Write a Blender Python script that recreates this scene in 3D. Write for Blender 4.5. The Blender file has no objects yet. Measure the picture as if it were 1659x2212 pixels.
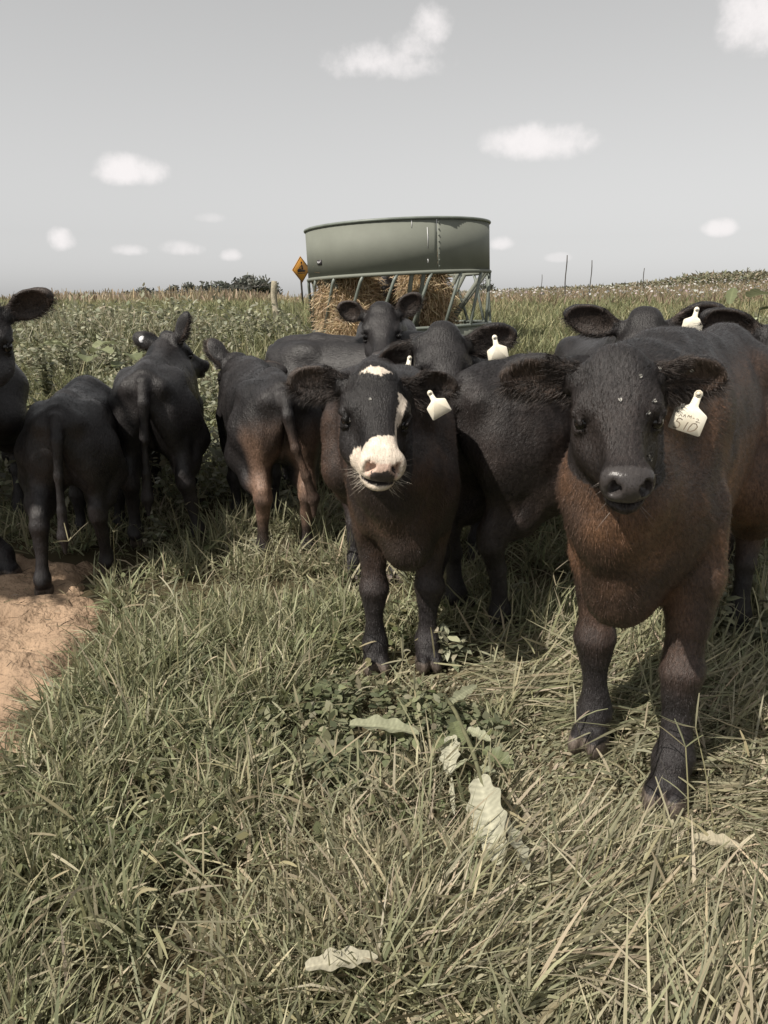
import bpy, math, random
import numpy as np
from mathutils import Vector, Matrix
rng = np.random.default_rng(7)
random.seed(7)
R = math.radians
SC = bpy.context.scene
COL = SC.collection

# ------------------------------------------------------------------ camera
CAM_H, PITCH, FPX = 1.25, 15.3, 773.0
cam = bpy.data.cameras.new('camera')
cam.sensor_fit = 'VERTICAL'; cam.sensor_height = 24.0; cam.lens = FPX / 1024 * 24.0
cam.clip_start = 0.05; cam.clip_end = 3000
cam_o = bpy.data.objects.new('camera', cam); COL.objects.link(cam_o)
cam_o.location = (0, 0, CAM_H); cam_o.rotation_euler = (R(90 - PITCH), 0, 0)
SC.camera = cam_o
cp, sp = math.cos(R(PITCH)), math.sin(R(PITCH))

def at(dx, dy, y):
    """point on the ray through photo coordinate (1659x2212 scale) at distance y along +Y"""
    u = (dx - 829.5) / 2212 * 1024 / FPX
    v = (1106 - dy) / 2212 * 1024 / FPX
    d = np.array([u, cp + v * sp, -sp + v * cp])
    return np.array([0, 0, CAM_H]) + d * (y / d[1])

def proj(p):
    q = np.asarray(p, float) - np.array([0, 0, CAM_H])
    f = q[1] * cp - q[2] * sp
    return (829.5 + q[0] / f * FPX * 2212 / 1024, 1106 - (q[1] * sp + q[2] * cp) / f * FPX * 2212 / 1024)

# ------------------------------------------------------------------ light
SUN_AZ = math.atan2(-0.74, -0.67)   # direction to the sun in plan: mostly from the left
SUN_EL = R(48)
sdir = Vector((math.sin(SUN_AZ) * math.cos(SUN_EL), math.cos(SUN_AZ) * math.cos(SUN_EL), math.sin(SUN_EL)))
sl = bpy.data.lights.new('sun', 'SUN'); sl.energy = 4.6; sl.angle = R(0.55); sl.color = (1.0, 0.93, 0.83)
so = bpy.data.objects.new('sun', sl); COL.objects.link(so)
so.rotation_euler = (-sdir).to_track_quat('-Z', 'Y').to_euler()
so.location = (-20, 5, 30)

wd = bpy.data.worlds.new('World'); SC.world = wd; wd.use_nodes = True
nt = wd.node_tree; nt.nodes.clear()
def N(t, typ, **kw):
    n = t.nodes.new(typ)
    for k, v in kw.items():
        if k == 'inp':
            for i, val in v.items():
                n.inputs[i].default_value = val
        else:
            setattr(n, k, v)
    return n
L = nt.links.new
sky = N(nt, 'ShaderNodeTexSky', sky_type='NISHITA', sun_disc=False)
sky.sun_elevation = SUN_EL; sky.sun_rotation = SUN_AZ; sky.air_density = 1.0; sky.dust_density = 1.5; sky.ozone_density = 1.0
hs = N(nt, 'ShaderNodeHueSaturation', inp={'Saturation': 0.05, 'Value': 1.0})
L(sky.outputs[0], hs.inputs['Color'])
gm = N(nt, 'ShaderNodeGamma', inp={1: 0.45}); L(hs.outputs[0], gm.inputs[0])
tint = N(nt, 'ShaderNodeMix', data_type='RGBA', blend_type='MULTIPLY', inp={0: 1.0, 7: (2.27, 2.265, 2.25, 1)})
L(gm.outputs[0], tint.inputs[6])
tc = N(nt, 'ShaderNodeTexCoord')
# (photo x, photo y, half width, half height, flat base, seed)
CLOUDS = [(845, 132, 130, 52, 1), (930, 72, 52, 50, 1), (895, 105, 80, 46, 1), (1172, 312, 132, 44, 1), (1650, 35, 82, 78, 1),
          (286, 373, 72, 38, 1), (135, 522, 30, 30, 1), (283, 541, 44, 16, .8), (390, 538, 60, 22, .75),
          (497, 552, 28, 17, .8), (1082, 527, 30, 20, .9), (1553, 494, 36, 20, .9), (455, 473, 40, 14, .35), (1203, 558, 30, 12, .4)]
nz = N(nt, 'ShaderNodeTexNoise', noise_dimensions='4D', inp={'W': 2.3, 'Scale': 15.0, 'Detail': 6.0, 'Roughness': 0.62})
L(tc.outputs['Generated'], nz.inputs['Vector'])
nzs = N(nt, 'ShaderNodeMath', operation='MULTIPLY_ADD', inp={1: 3.0, 2: -1.32}); L(nz.outputs[0], nzs.inputs[0])
acc = None
for (cx, cy, a, b, dens) in CLOUDS:
    c = Vector(at(cx, cy, 100.0) - np.array([0, 0, CAM_H])).normalized()
    r_ = Vector((0, 0, 1)).cross(c).normalized() * -1
    u_ = r_.cross(c).normalized()
    if u_.z < 0: u_ = -u_
    k = 2212 / 1024 * FPX
    dx_ = N(nt, 'ShaderNodeVectorMath', operation='DOT_PRODUCT', inp={1: r_ * (k / a)}); L(tc.outputs['Generated'], dx_.inputs[0])
    dy_ = N(nt, 'ShaderNodeVectorMath', operation='DOT_PRODUCT', inp={1: u_ * (k / b)}); L(tc.outputs['Generated'], dy_.inputs[0])
    x2 = N(nt, 'ShaderNodeMath', operation='MULTIPLY'); L(dx_.outputs['Value'], x2.inputs[0]); L(dx_.outputs['Value'], x2.inputs[1])
    # flatter underneath
    lo = N(nt, 'ShaderNodeMath', operation='MULTIPLY', inp={1: -1.35}); L(dy_.outputs['Value'], lo.inputs[0])
    mx = N(nt, 'ShaderNodeMath', operation='MAXIMUM'); L(dy_.outputs['Value'], mx.inputs[0]); L(lo.outputs[0], mx.inputs[1])
    y2 = N(nt, 'ShaderNodeMath', operation='MULTIPLY_ADD'); L(mx.outputs[0], y2.inputs[0]); L(mx.outputs[0], y2.inputs[1]); L(x2.outputs[0], y2.inputs[2])
    v = N(nt, 'ShaderNodeMath', operation='SUBTRACT', inp={0: 0.78}); L(y2.outputs[0], v.inputs[1])
    w = N(nt, 'ShaderNodeMath', operation='ADD'); L(v.outputs[0], w.inputs[0]); L(nzs.outputs[0], w.inputs[1])
    ms = N(nt, 'ShaderNodeMapRange', interpolation_type='SMOOTHSTEP', inp={1: 0.0, 2: 1.15, 3: 0.0, 4: dens}); L(w.outputs[0], ms.inputs[0])
    if acc is None: acc = ms.outputs[0]
    else:
        m = N(nt, 'ShaderNodeMath', operation='MAXIMUM'); L(acc, m.inputs[0]); L(ms.outputs[0], m.inputs[1]); acc = m.outputs[0]
sepz = N(nt, 'ShaderNodeSeparateXYZ'); L(tc.outputs['Generated'], sepz.inputs[0])
hz_ = N(nt, 'ShaderNodeMapRange', inp={1: 0.0, 2: 0.32, 3: 1.19, 4: 1.0}); L(sepz.outputs['Z'], hz_.inputs[0])
sk2 = N(nt, 'ShaderNodeVectorMath', operation='SCALE'); L(tint.outputs[2], sk2.inputs[0]); L(hz_.outputs[0], sk2.inputs['Scale'])
cm = N(nt, 'ShaderNodeMix', data_type='RGBA', inp={7: (7.4, 7.1, 7.05, 1)})
L(acc, cm.inputs[0]); L(sk2.outputs[0], cm.inputs[6])
bg = N(nt, 'ShaderNodeBackground', inp={1: 0.1}); L(cm.outputs[2], bg.inputs[0])
wo = N(nt, 'ShaderNodeOutputWorld'); L(bg.outputs[0], wo.inputs[0])
SC.view_settings.view_transform = 'Standard'; SC.view_settings.look = 'None'
SC.view_settings.exposure = 0.35; SC.view_settings.gamma = 1.0
SC.cycles.max_bounces = 6; SC.cycles.diffuse_bounces = 3; SC.cycles.glossy_bounces = 2; SC.cycles.transmission_bounces = 3

# ------------------------------------------------------------------ helpers
def tag(o, label=None, cat=None, group=None, kind=None):
    if label: o['label'] = label
    if cat: o['category'] = cat
    if group: o['group'] = group
    if kind: o['kind'] = kind
    return o

def empty(name, loc=(0, 0, 0), rz=0.0):
    o = bpy.data.objects.new(name, None); COL.objects.link(o)
    o.location = loc; o.rotation_euler = (0, 0, rz); o.empty_display_size = 0.1
    return o

def mesh(name, V, quads=None, tris=None, mat=None, parent=None, cols=None, smooth=True, attrs=None):
    V = np.asarray(V, np.float32).reshape(-1, 3)
    me = bpy.data.meshes.new(name)
    q = np.zeros((0, 4), np.int32) if quads is None else np.asarray(quads, np.int32).reshape(-1, 4)
    t = np.zeros((0, 3), np.int32) if tris is None else np.asarray(tris, np.int32).reshape(-1, 3)
    me.vertices.add(len(V)); me.vertices.foreach_set('co', V.ravel())
    li = np.concatenate([q.ravel(), t.ravel()]).astype(np.int32)
    me.loops.add(len(li)); me.loops.foreach_set('vertex_index', li)
    nf = len(q) + len(t)
    me.polygons.add(nf)
    tot = np.concatenate([np.full(len(q), 4), np.full(len(t), 3)]).astype(np.int32)
    st = np.concatenate([[0], np.cumsum(tot)[:-1]]).astype(np.int32) if nf else np.zeros(0, np.int32)
    me.polygons.foreach_set('loop_start', st); me.polygons.foreach_set('loop_total', tot)
    if smooth: me.polygons.foreach_set('use_smooth', np.ones(nf, bool))
    if cols is not None:
        c = np.ones((len(V), 4), np.float32); c[:, :3] = cols
        a = me.color_attributes.new('col', 'FLOAT_COLOR', 'POINT'); a.data.foreach_set('color', c.ravel())
    for k, v in (attrs or {}).items():
        a = me.attributes.new(k, 'FLOAT', 'POINT'); a.data.foreach_set('value', np.asarray(v, np.float32))
    me.update(calc_edges=True); me.validate()
    if mat: me.materials.append(mat)
    o = bpy.data.objects.new(name, me); COL.objects.link(o)
    if parent: o.parent = parent
    return o

def hash3(ix, iy, iz, seed):
    h = (ix.astype(np.int64) * 374761393 + iy.astype(np.int64) * 668265263 + iz.astype(np.int64) * 2147483647 + seed * 974634541) & 0xffffffff
    h = ((h ^ (h >> 13)) * 1274126177) & 0xffffffff
    h = ((h ^ (h >> 16)) * 2246822519) & 0xffffffff
    return ((h ^ (h >> 15)) & 0xffffff).astype(np.float32) / 16777215.0

def vnoise(P, scale=1.0, seed=0, oct=1):
    P = np.asarray(P, np.float64) * scale
    out = 0; amp = 1; tot = 0
    for o in range(oct):
        i = np.floor(P).astype(np.int64); f = P - i; f = f * f * (3 - 2 * f)
        v = 0
        for dx in (0, 1):
            for dy in (0, 1):
                for dz in (0, 1):
                    wgt = (f[:, 0] if dx else 1 - f[:, 0]) * (f[:, 1] if dy else 1 - f[:, 1]) * (f[:, 2] if dz else 1 - f[:, 2])
                    v = v + wgt * hash3(i[:, 0] + dx, i[:, 1] + dy, i[:, 2] + dz, seed + o)
        out = out + amp * v; tot += amp; amp *= 0.5; P = P * 2.03
    return out / tot

def smooth01(x, a, b):
    t = np.clip((x - a) / (b - a), 0, 1); return t * t * (3 - 2 * t)

class MB:
    """collects tubes, boxes and polygons into one mesh"""
    def __init__(s): s.V = []; s.Q = []; s.T = []; s.n = 0
    def add(s, V, Q=None, T=None):
        V = np.asarray(V, float).reshape(-1, 3)
        s.V.append(V)
        if Q is not None and len(Q): s.Q.append(np.asarray(Q).reshape(-1, 4) + s.n)
        if T is not None and len(T): s.T.append(np.asarray(T).reshape(-1, 3) + s.n)
        s.n += len(V); return s
    def tube(s, pts, rad, seg=8, caps=True):
        pts = np.asarray(pts, float); n = len(pts)
        rad = np.full(n, rad) if np.isscalar(rad) else np.asarray(rad, float)
        tg = np.gradient(pts, axis=0); tg /= np.linalg.norm(tg, axis=1)[:, None] + 1e-9
        ref = np.array([0, 0, 1.0]) if abs(tg[0][2]) < 0.9 else np.array([1.0, 0, 0])
        V = []
        for p, t, r in zip(pts, tg, rad):
            a = np.cross(t, ref); a /= np.linalg.norm(a) + 1e-9; b = np.cross(t, a)
            for k in range(seg):
                th = 2 * math.pi * k / seg
                V.append(p + r * (math.cos(th) * a + math.sin(th) * b))
        Q = [[i * seg + k, i * seg + (k + 1) % seg, (i + 1) * seg + (k + 1) % seg, (i + 1) * seg + k] for i in range(n - 1) for k in range(seg)]
        T = []
        if caps:
            V.append(pts[0]); V.append(pts[-1]); c0 = n * seg
            for k in range(seg):
                T.append([c0, (k + 1) % seg, k]); T.append([c0 + 1, (n - 1) * seg + k, (n - 1) * seg + (k + 1) % seg])
        return s.add(V, Q, T)
    def prism(s, outline, z0, z1):
        o = np.asarray(outline, float); n = len(o)
        V = np.concatenate([np.c_[o, np.full(n, z0)], np.c_[o, np.full(n, z1)]])
        c = o.mean(0); V = np.concatenate([V, [[c[0], c[1], z0], [c[0], c[1], z1]]])
        Q = [[i, (i + 1) % n, n + (i + 1) % n, n + i] for i in range(n)]
        T = []
        for i in range(n):
            j = (i + 1) % n
            T += [[2 * n, j, i], [2 * n + 1, n + i, n + j]]
        return s.add(V, Q, T)
    def ribbon(s, pts, wdt, z):
        p = np.asarray(pts, float); t = np.gradient(p, axis=0); t /= np.linalg.norm(t, axis=1)[:, None] + 1e-9
        nrm = np.c_[-t[:, 1], t[:, 0]] * wdt / 2
        V = np.concatenate([np.c_[p - nrm, np.full(len(p), z)], np.c_[p + nrm, np.full(len(p), z)]]); n = len(p)
        return s.add(V, [[i, i + 1, n + i + 1, n + i] for i in range(n - 1)])
    def box(s, c, half, M=None):
        v = np.array([[x, y, z] for x in (-1, 1) for y in (-1, 1) for z in (-1, 1)], float) * half
        if M is not None: v = v @ np.asarray(M).T
        return s.add(v + c, [[0, 1, 3, 2], [4, 6, 7, 5], [0, 4, 5, 1], [2, 3, 7, 6], [0, 2, 6, 4], [1, 5, 7, 3]])
    def xf(s, M, t):
        M = np.asarray(M, float)
        s.V = [v @ M.T + t for v in s.V]; return s
    def build(s, name, mat, parent=None, smooth=True, cols=None):
        return mesh(name, np.concatenate(s.V), np.concatenate(s.Q) if s.Q else None, np.concatenate(s.T) if s.T else None, mat, parent, smooth=smooth, cols=cols)

# ------------------------------------------------------------------ materials
def newmat(name):
    m = bpy.data.materials.new(name); m.use_nodes = True
    t = m.node_tree; t.nodes.clear()
    out = t.nodes.new('ShaderNodeOutputMaterial'); b = t.nodes.new('ShaderNodeBsdfPrincipled')
    t.links.new(b.outputs[0], out.inputs[0])
    return m, t, b, out

def mat_coat():
    m, t, b, o = newmat('coat')
    l = t.links.new
    a = N(t, 'ShaderNodeAttribute', attribute_name='col')
    wet = N(t, 'ShaderNodeAttribute', attribute_name='wet')
    tcn = N(t, 'ShaderNodeTexCoord')
    mp = N(t, 'ShaderNodeMapping'); mp.inputs['Scale'].default_value = (42, 170, 80); l(tcn.outputs['Object'], mp.inputs[0])
    n1 = N(t, 'ShaderNodeTexNoise', inp={'Scale': 1.0, 'Detail': 5.0, 'Roughness': 0.68}); l(mp.outputs[0], n1.inputs['Vector'])
    n2 = N(t, 'ShaderNodeTexNoise', inp={'Scale': 9.0, 'Detail': 4.0}); l(tcn.outputs['Object'], n2.inputs['Vector'])
    mr = N(t, 'ShaderNodeMapRange', inp={1: 0.3, 2: 0.75, 3: 0.55, 4: 1.5}); l(n2.outputs[0], mr.inputs[0])
    mr1 = N(t, 'ShaderNodeMapRange', inp={1: 0.3, 2: 0.7, 3: 0.5, 4: 1.6}); l(n1.outputs[0], mr1.inputs[0])
    mm = N(t, 'ShaderNodeMath', operation='MULTIPLY'); l(mr.outputs[0], mm.inputs[0]); l(mr1.outputs[0], mm.inputs[1])
    mx = N(t, 'ShaderNodeVectorMath', operation='SCALE'); l(a.outputs['Color'], mx.inputs[0])
    wx = N(t, 'ShaderNodeMapRange', inp={1: 0.0, 2: 0.4, 3: 0.0, 4: 0.6}); l(wet.outputs['Fac'], wx.inputs[0])
    mo = N(t, 'ShaderNodeMix', data_type='FLOAT', inp={3: 1.0}); l(wx.outputs[0], mo.inputs[0]); l(mm.outputs[0], mo.inputs[2]); l(mo.outputs[0], mx.inputs['Scale'])
    l(mx.outputs[0], b.inputs['Base Color'])
    rg = N(t, 'ShaderNodeMapRange', inp={1: 0.0, 2: 1.0, 3: 0.42, 4: 0.28}); l(wet.outputs['Fac'], rg.inputs[0]); l(rg.outputs[0], b.inputs['Roughness'])
    b.inputs['Specular IOR Level'].default_value = 0.36
    b.inputs['Sheen Weight'].default_value = 0.0; b.inputs['Sheen Roughness'].default_value = 0.5
    b.inputs['Sheen Tint'].default_value = (1, 0.9, 0.84, 1)
    bst = N(t, 'ShaderNodeMapRange', inp={1: 0.0, 2: 1.0, 3: 0.75, 4: 0.2}); l(wet.outputs['Fac'], bst.inputs[0])
    bp = N(t, 'ShaderNodeBump', inp={'Distance': 0.006}); l(bst.outputs[0], bp.inputs['Strength']); l(n1.outputs[0], bp.inputs['Height']); l(bp.outputs[0], b.inputs['Normal'])
    return m

def mat_veg(name, rough=0.6, trans=0.3, spec=0.25):
    m, t, b, o = newmat(name); l = t.links.new
    a = N(t, 'ShaderNodeAttribute', attribute_name='col')
    l(a.outputs['Color'], b.inputs['Base Color'])
    b.inputs['Roughness'].default_value = rough; b.inputs['Specular IOR Level'].default_value = spec
    tr = N(t, 'ShaderNodeBsdfTranslucent'); l(a.outputs['Color'], tr.inputs[0])
    mx = N(t, 'ShaderNodeMixShader', inp={0: trans}); l(b.outputs[0], mx.inputs[1]); l(tr.outputs[0], mx.inputs[2])
    l(mx.outputs[0], o.inputs[0])
    return m

def mat_plain(name, c, rough=0.5, var=0.25, scale=6.0, metal=0.0, spec=0.5, bump=0.0, bscale=40.0, c2=None):
    m, t, b, o = newmat(name); l = t.links.new
    tcn = N(t, 'ShaderNodeTexCoord')
    n = N(t, 'ShaderNodeTexNoise', inp={'Scale': scale, 'Detail': 5.0, 'Roughness': 0.6}); l(tcn.outputs['Object'], n.inputs['Vector'])
    mr = N(t, 'ShaderNodeMapRange', inp={1: 0.32, 2: 0.68}); l(n.outputs[0], mr.inputs[0])
    mx = N(t, 'ShaderNodeMix', data_type='RGBA'); l(mr.outputs[0], mx.inputs[0])
    d = c2 or tuple(x * (1 + var) for x in c)
    e = c if c2 else tuple(x * (1 - var) for x in c)
    mx.inputs[6].default_value = (*e, 1); mx.inputs[7].default_value = (*d, 1)
    l(mx.outputs[2], b.inputs['Base Color'])
    b.inputs['Roughness'].default_value = rough; b.inputs['Metallic'].default_value = metal; b.inputs['Specular IOR Level'].default_value = spec
    if bump:
        n2 = N(t, 'ShaderNodeTexNoise', inp={'Scale': bscale, 'Detail': 5.0}); l(tcn.outputs['Object'], n2.inputs['Vector'])
        bp = N(t, 'ShaderNodeBump', inp={'Strength': bump, 'Distance': 0.02}); l(n2.outputs[0], bp.inputs['Height']); l(bp.outputs[0], b.inputs['Normal'])
    return m

M_COAT = mat_coat()
M_GRASS = mat_veg('grass_blades', 0.6, 0.38)
M_LEAF = mat_veg('leaves', 0.5, 0.3, 0.35)
M_HAY = mat_veg('hay', 0.7, 0.15, 0.2)
M_EYE = mat_plain('eye', (0.006, 0.005, 0.005), 0.08, 0.1)
M_TAG = mat_plain('ear_tag_plastic', (0.86, 0.82, 0.71), 0.45, 0.0, 22.0, c2=(0.70, 0.64, 0.50))
M_WTAG = mat_plain('white_plastic', (0.72, 0.72, 0.74), 0.4, 0.05)
M_INK = mat_plain('ink', (0.12, 0.09, 0.06), 0.7, 0.3, 60)
M_SOIL = mat_plain('soil', (0.075, 0.062, 0.038), 0.95, 0.4, 3.0, spec=0.1, bump=0.6, bscale=25)
M_SAND = mat_plain('sand_ground', (0.27, 0.19, 0.13), 0.95, 0.14, 4.0, spec=0.1, bump=0.9, bscale=45, c2=(.40, .285, .195))
M_FGREEN = mat_plain('green_paint', (0.165, 0.175, 0.148), 0.7, 0.06, 4.0, spec=0.3)
M_FGREY = mat_plain('galvanised_green', (0.15, 0.17, 0.15), 0.45, 0.2, 8.0)
M_WOOD = mat_plain('weathered_wood', (0.30, 0.27, 0.20), 0.9, 0.35, 14.0, bump=0.5, bscale=60)
M_STEEL = mat_plain('dark_post', (0.06, 0.055, 0.05), 0.7, 0.4, 10)
M_ORANGE = mat_plain('sign_orange', (0.50, 0.235, 0.035), 0.5, 0.10, 9)
M_BLACK = mat_plain('sign_black', (0.03, 0.025, 0.03), 0.6, 0.2)
M_BARK = mat_plain('bark', (0.07, 0.055, 0.045), 0.9, 0.3, 20, bump=0.5)
M_HOOF = None

# ------------------------------------------------------------------ ground
GY = np.array([-20, 4.0, 6.0, 8.3, 10.3, 14, 25, 55, 70, 140, 2500.0])
GZ = np.array([0, 0.0, 0.17, 0.43, 0.64, 0.82, 0.98, 1.02, 0.9, 0.1, -25])
gy_d = np.linspace(-20, 200, 2201); gz_d = np.interp(gy_d, GY, GZ)
kk = np.hanning(25); kk /= kk.sum(); gz_s = np.convolve(np.pad(gz_d, 12, 'edge'), kk, 'valid')
def gz(x, y):
    x = np.asarray(x, float); y = np.asarray(y, float)
    z = np.where(y < 199, np.interp(y, gy_d, gz_s), np.interp(y, GY, GZ))
    hill = smooth01(y, 16, 55) * (1 - smooth01(y, 60, 140)) * np.clip((x + 8) / 34, 0, 1.6) ** 1.25 * 1.28
    return z + hill

def ground_at(dx, dy):
    p0 = np.array([0, 0, CAM_H]); p1 = at(dx, dy, 1.0); d = p1 - p0
    if d[2] >= 0: return np.array([*(p0 + d * 40)[:2], 1.0])
    t = -CAM_H / d[2]
    for _ in range(20):
        p = p0 + d * t; t = (gz(p[0], p[1]) - CAM_H) / d[2]
    return p0 + d * t

# one sheet, finer near the camera
ys = np.concatenate([np.linspace(-4, 6, 101), np.linspace(6.3, 30, 80), np.linspace(31, 80, 50), np.linspace(90, 200, 12), [300, 500, 900, 1500, 2400]])
xs = np.concatenate([[-2000, -900, -400, -200, -120], np.linspace(-80, -12, 35), np.linspace(-11, 11, 150), np.linspace(12, 80, 35), [120, 200, 400, 900, 2000]])
gx, gyy = np.meshgrid(xs, ys, indexing='ij')
gzz = gz(gx, gyy) + (vnoise(np.c_[gx.ravel(), gyy.ravel(), 0 * gx.ravel()], 2.2, 3, 2).reshape(gx.shape) - 0.5) * 0.03
nx_, ny_ = gx.shape
idx = np.arange(nx_ * ny_).reshape(nx_, ny_)
q = np.stack([idx[:-1, :-1], idx[1:, :-1], idx[1:, 1:], idx[:-1, 1:]], -1).reshape(-1, 4)
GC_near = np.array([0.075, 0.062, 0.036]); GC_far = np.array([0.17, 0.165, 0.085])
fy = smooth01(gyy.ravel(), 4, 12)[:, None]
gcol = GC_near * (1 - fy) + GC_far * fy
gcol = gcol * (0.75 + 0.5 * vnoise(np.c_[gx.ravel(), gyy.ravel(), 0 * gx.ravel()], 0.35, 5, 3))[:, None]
M_GROUND = mat_veg('ground_soil', 0.95, 0.0, 0.1)
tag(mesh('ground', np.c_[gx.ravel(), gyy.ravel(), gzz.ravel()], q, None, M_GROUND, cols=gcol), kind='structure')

# sand patch on the left
SP = np.array([ground_at(*p)[:2] for p in [(235, 1375), (222, 1300), (200, 1225), (60, 1200), (-160, 1170), (-700, 1180), (-900, 1500), (-500, 1900), (-80, 1740), (30, 1630), (110, 1530), (190, 1430)]])
def in_poly(P, poly):
    x, y = P[:, 0], P[:, 1]; c = np.zeros(len(P), bool); n = len(poly); j = n - 1
    for i in range(n):
        xi, yi = poly[i]; xj, yj = poly[j]
        with np.errstate(divide='ignore', invalid='ignore'):
            c ^= ((yi > y) != (yj > y)) & (x < (xj - xi) * (y - yi) / (yj - yi + 1e-12) + xi)
        j = i
    return c
def poly_dist(P, poly):
    d = np.full(len(P), 1e9); n = len(poly)
    for i in range(n):
        a = poly[i]; b = poly[(i + 1) % n]; ba = b - a
        t = np.clip(((P - a) @ ba) / (ba @ ba), 0, 1)
        d = np.minimum(d, np.linalg.norm(P - a - t[:, None] * ba, axis=1))
    return np.where(in_poly(P, poly), -d, d)
sx, sy = np.meshgrid(np.arange(SP[:, 0].min() - .2, SP[:, 0].max() + .2, 0.018), np.arange(SP[:, 1].min() - .2, SP[:, 1].max() + .2, 0.018), indexing='ij')
Ps = np.c_[sx.ravel(), sy.ravel()]
dd = poly_dist(Ps, SP) + (vnoise(np.c_[Ps, 0 * Ps[:, 0]], 7, 21, 3) - .5) * 0.24
P3 = np.c_[Ps, 0 * Ps[:, 0]]
hs_ = (vnoise(P3 * [1.0, 1.9, 1], 4.5, 22, 3) - .5) * 0.13 + (vnoise(P3, 18, 23, 3) - .5) * 0.035 + np.maximum(0, vnoise(P3, 12, 25, 1) - .72) * -.14
zs = gz(Ps[:, 0], Ps[:, 1]) + 0.035 + hs_ * smooth01(-dd, -.02, .15) - smooth01(dd, -0.10, 0.08) * 0.10
i2 = np.arange(len(Ps)).reshape(sx.shape)
qs = np.stack([i2[:-1, :-1], i2[1:, :-1], i2[1:, 1:], i2[:-1, 1:]], -1).reshape(-1, 4)
keep = (dd[qs] < 0.10).all(1)
tag(mesh('sand', np.c_[Ps, zs], qs[keep], None, M_SAND), kind='structure')

# ------------------------------------------------------------------ strips of foliage
def strips(base, az, el, ln, wd_, bend, cols, prof, twist=None, tipcol=1.0, seg=3):
    """blades: base point, heading, rise angle, length, width, droop along the blade; prof = relative widths (seg+1)"""
    n = len(base); prof = np.asarray(prof, float); k = len(prof)
    ds = (ln / (k - 1))
    p = np.array(base, float); V = np.zeros((n, k, 2, 3)); e = el.copy()
    tw = np.zeros(n) if twist is None else twist
    for i in range(k):
        t = np.c_[np.cos(az) * np.cos(e), np.sin(az) * np.cos(e), np.sin(e)]
        s0 = np.c_[-np.sin(az), np.cos(az), 0 * az]
        nn = np.cross(t, s0)
        s1 = s0 * np.cos(tw)[:, None] + nn * np.sin(tw)[:, None]
        w = (wd_ * prof[i] / 2)[:, None]
        V[:, i, 0] = p - s1 * w; V[:, i, 1] = p + s1 * w
        p = p + t * ds[:, None]; e = e - bend / (k - 1)
    idx = np.arange(n * k * 2).reshape(n, k, 2)
    Q = np.stack([idx[:, :-1, 0], idx[:, :-1, 1], idx[:, 1:, 1], idx[:, 1:, 0]], -1).reshape(-1, 4)
    C = np.repeat(np.repeat(cols[:, None, :], k, 1)[:, :, None, :], 2, 2)
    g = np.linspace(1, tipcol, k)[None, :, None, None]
    return V.reshape(-1, 3), Q, (C * g).reshape(-1, 3)

class Fol:
    def __init__(s): s.V = []; s.Q = []; s.C = []; s.n = 0
    def add(s, V, Q, C):
        s.V.append(V); s.Q.append(Q + s.n); s.C.append(C); s.n += len(V)
    def build(s, name, mat, parent=None, smooth=True):
        return mesh(name, np.concatenate(s.V), np.concatenate(s.Q), None, mat, parent, cols=np.concatenate(s.C), smooth=smooth)

def palette(n, cols, w, jitter=0.25):
    c = np.asarray(cols, float)[rng.choice(len(cols), n, p=np.asarray(w, float) / np.sum(w))]
    return c * (1 + (rng.random((n, 1)) - .5) * 2 * jitter) * (1 + (rng.random((n, 3)) - .5) * 0.12)

BLADE = [0.7, 1.0, 0.75, 0.08]
LEAFP = [0.12, 0.85, 1.0, 0.6, 0.05]
GREENS = [(0.215, 0.21, 0.135), (0.275, 0.265, 0.175), (0.16, 0.16, 0.10), (0.34, 0.315, 0.215), (0.46, 0.41, 0.295)]

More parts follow.
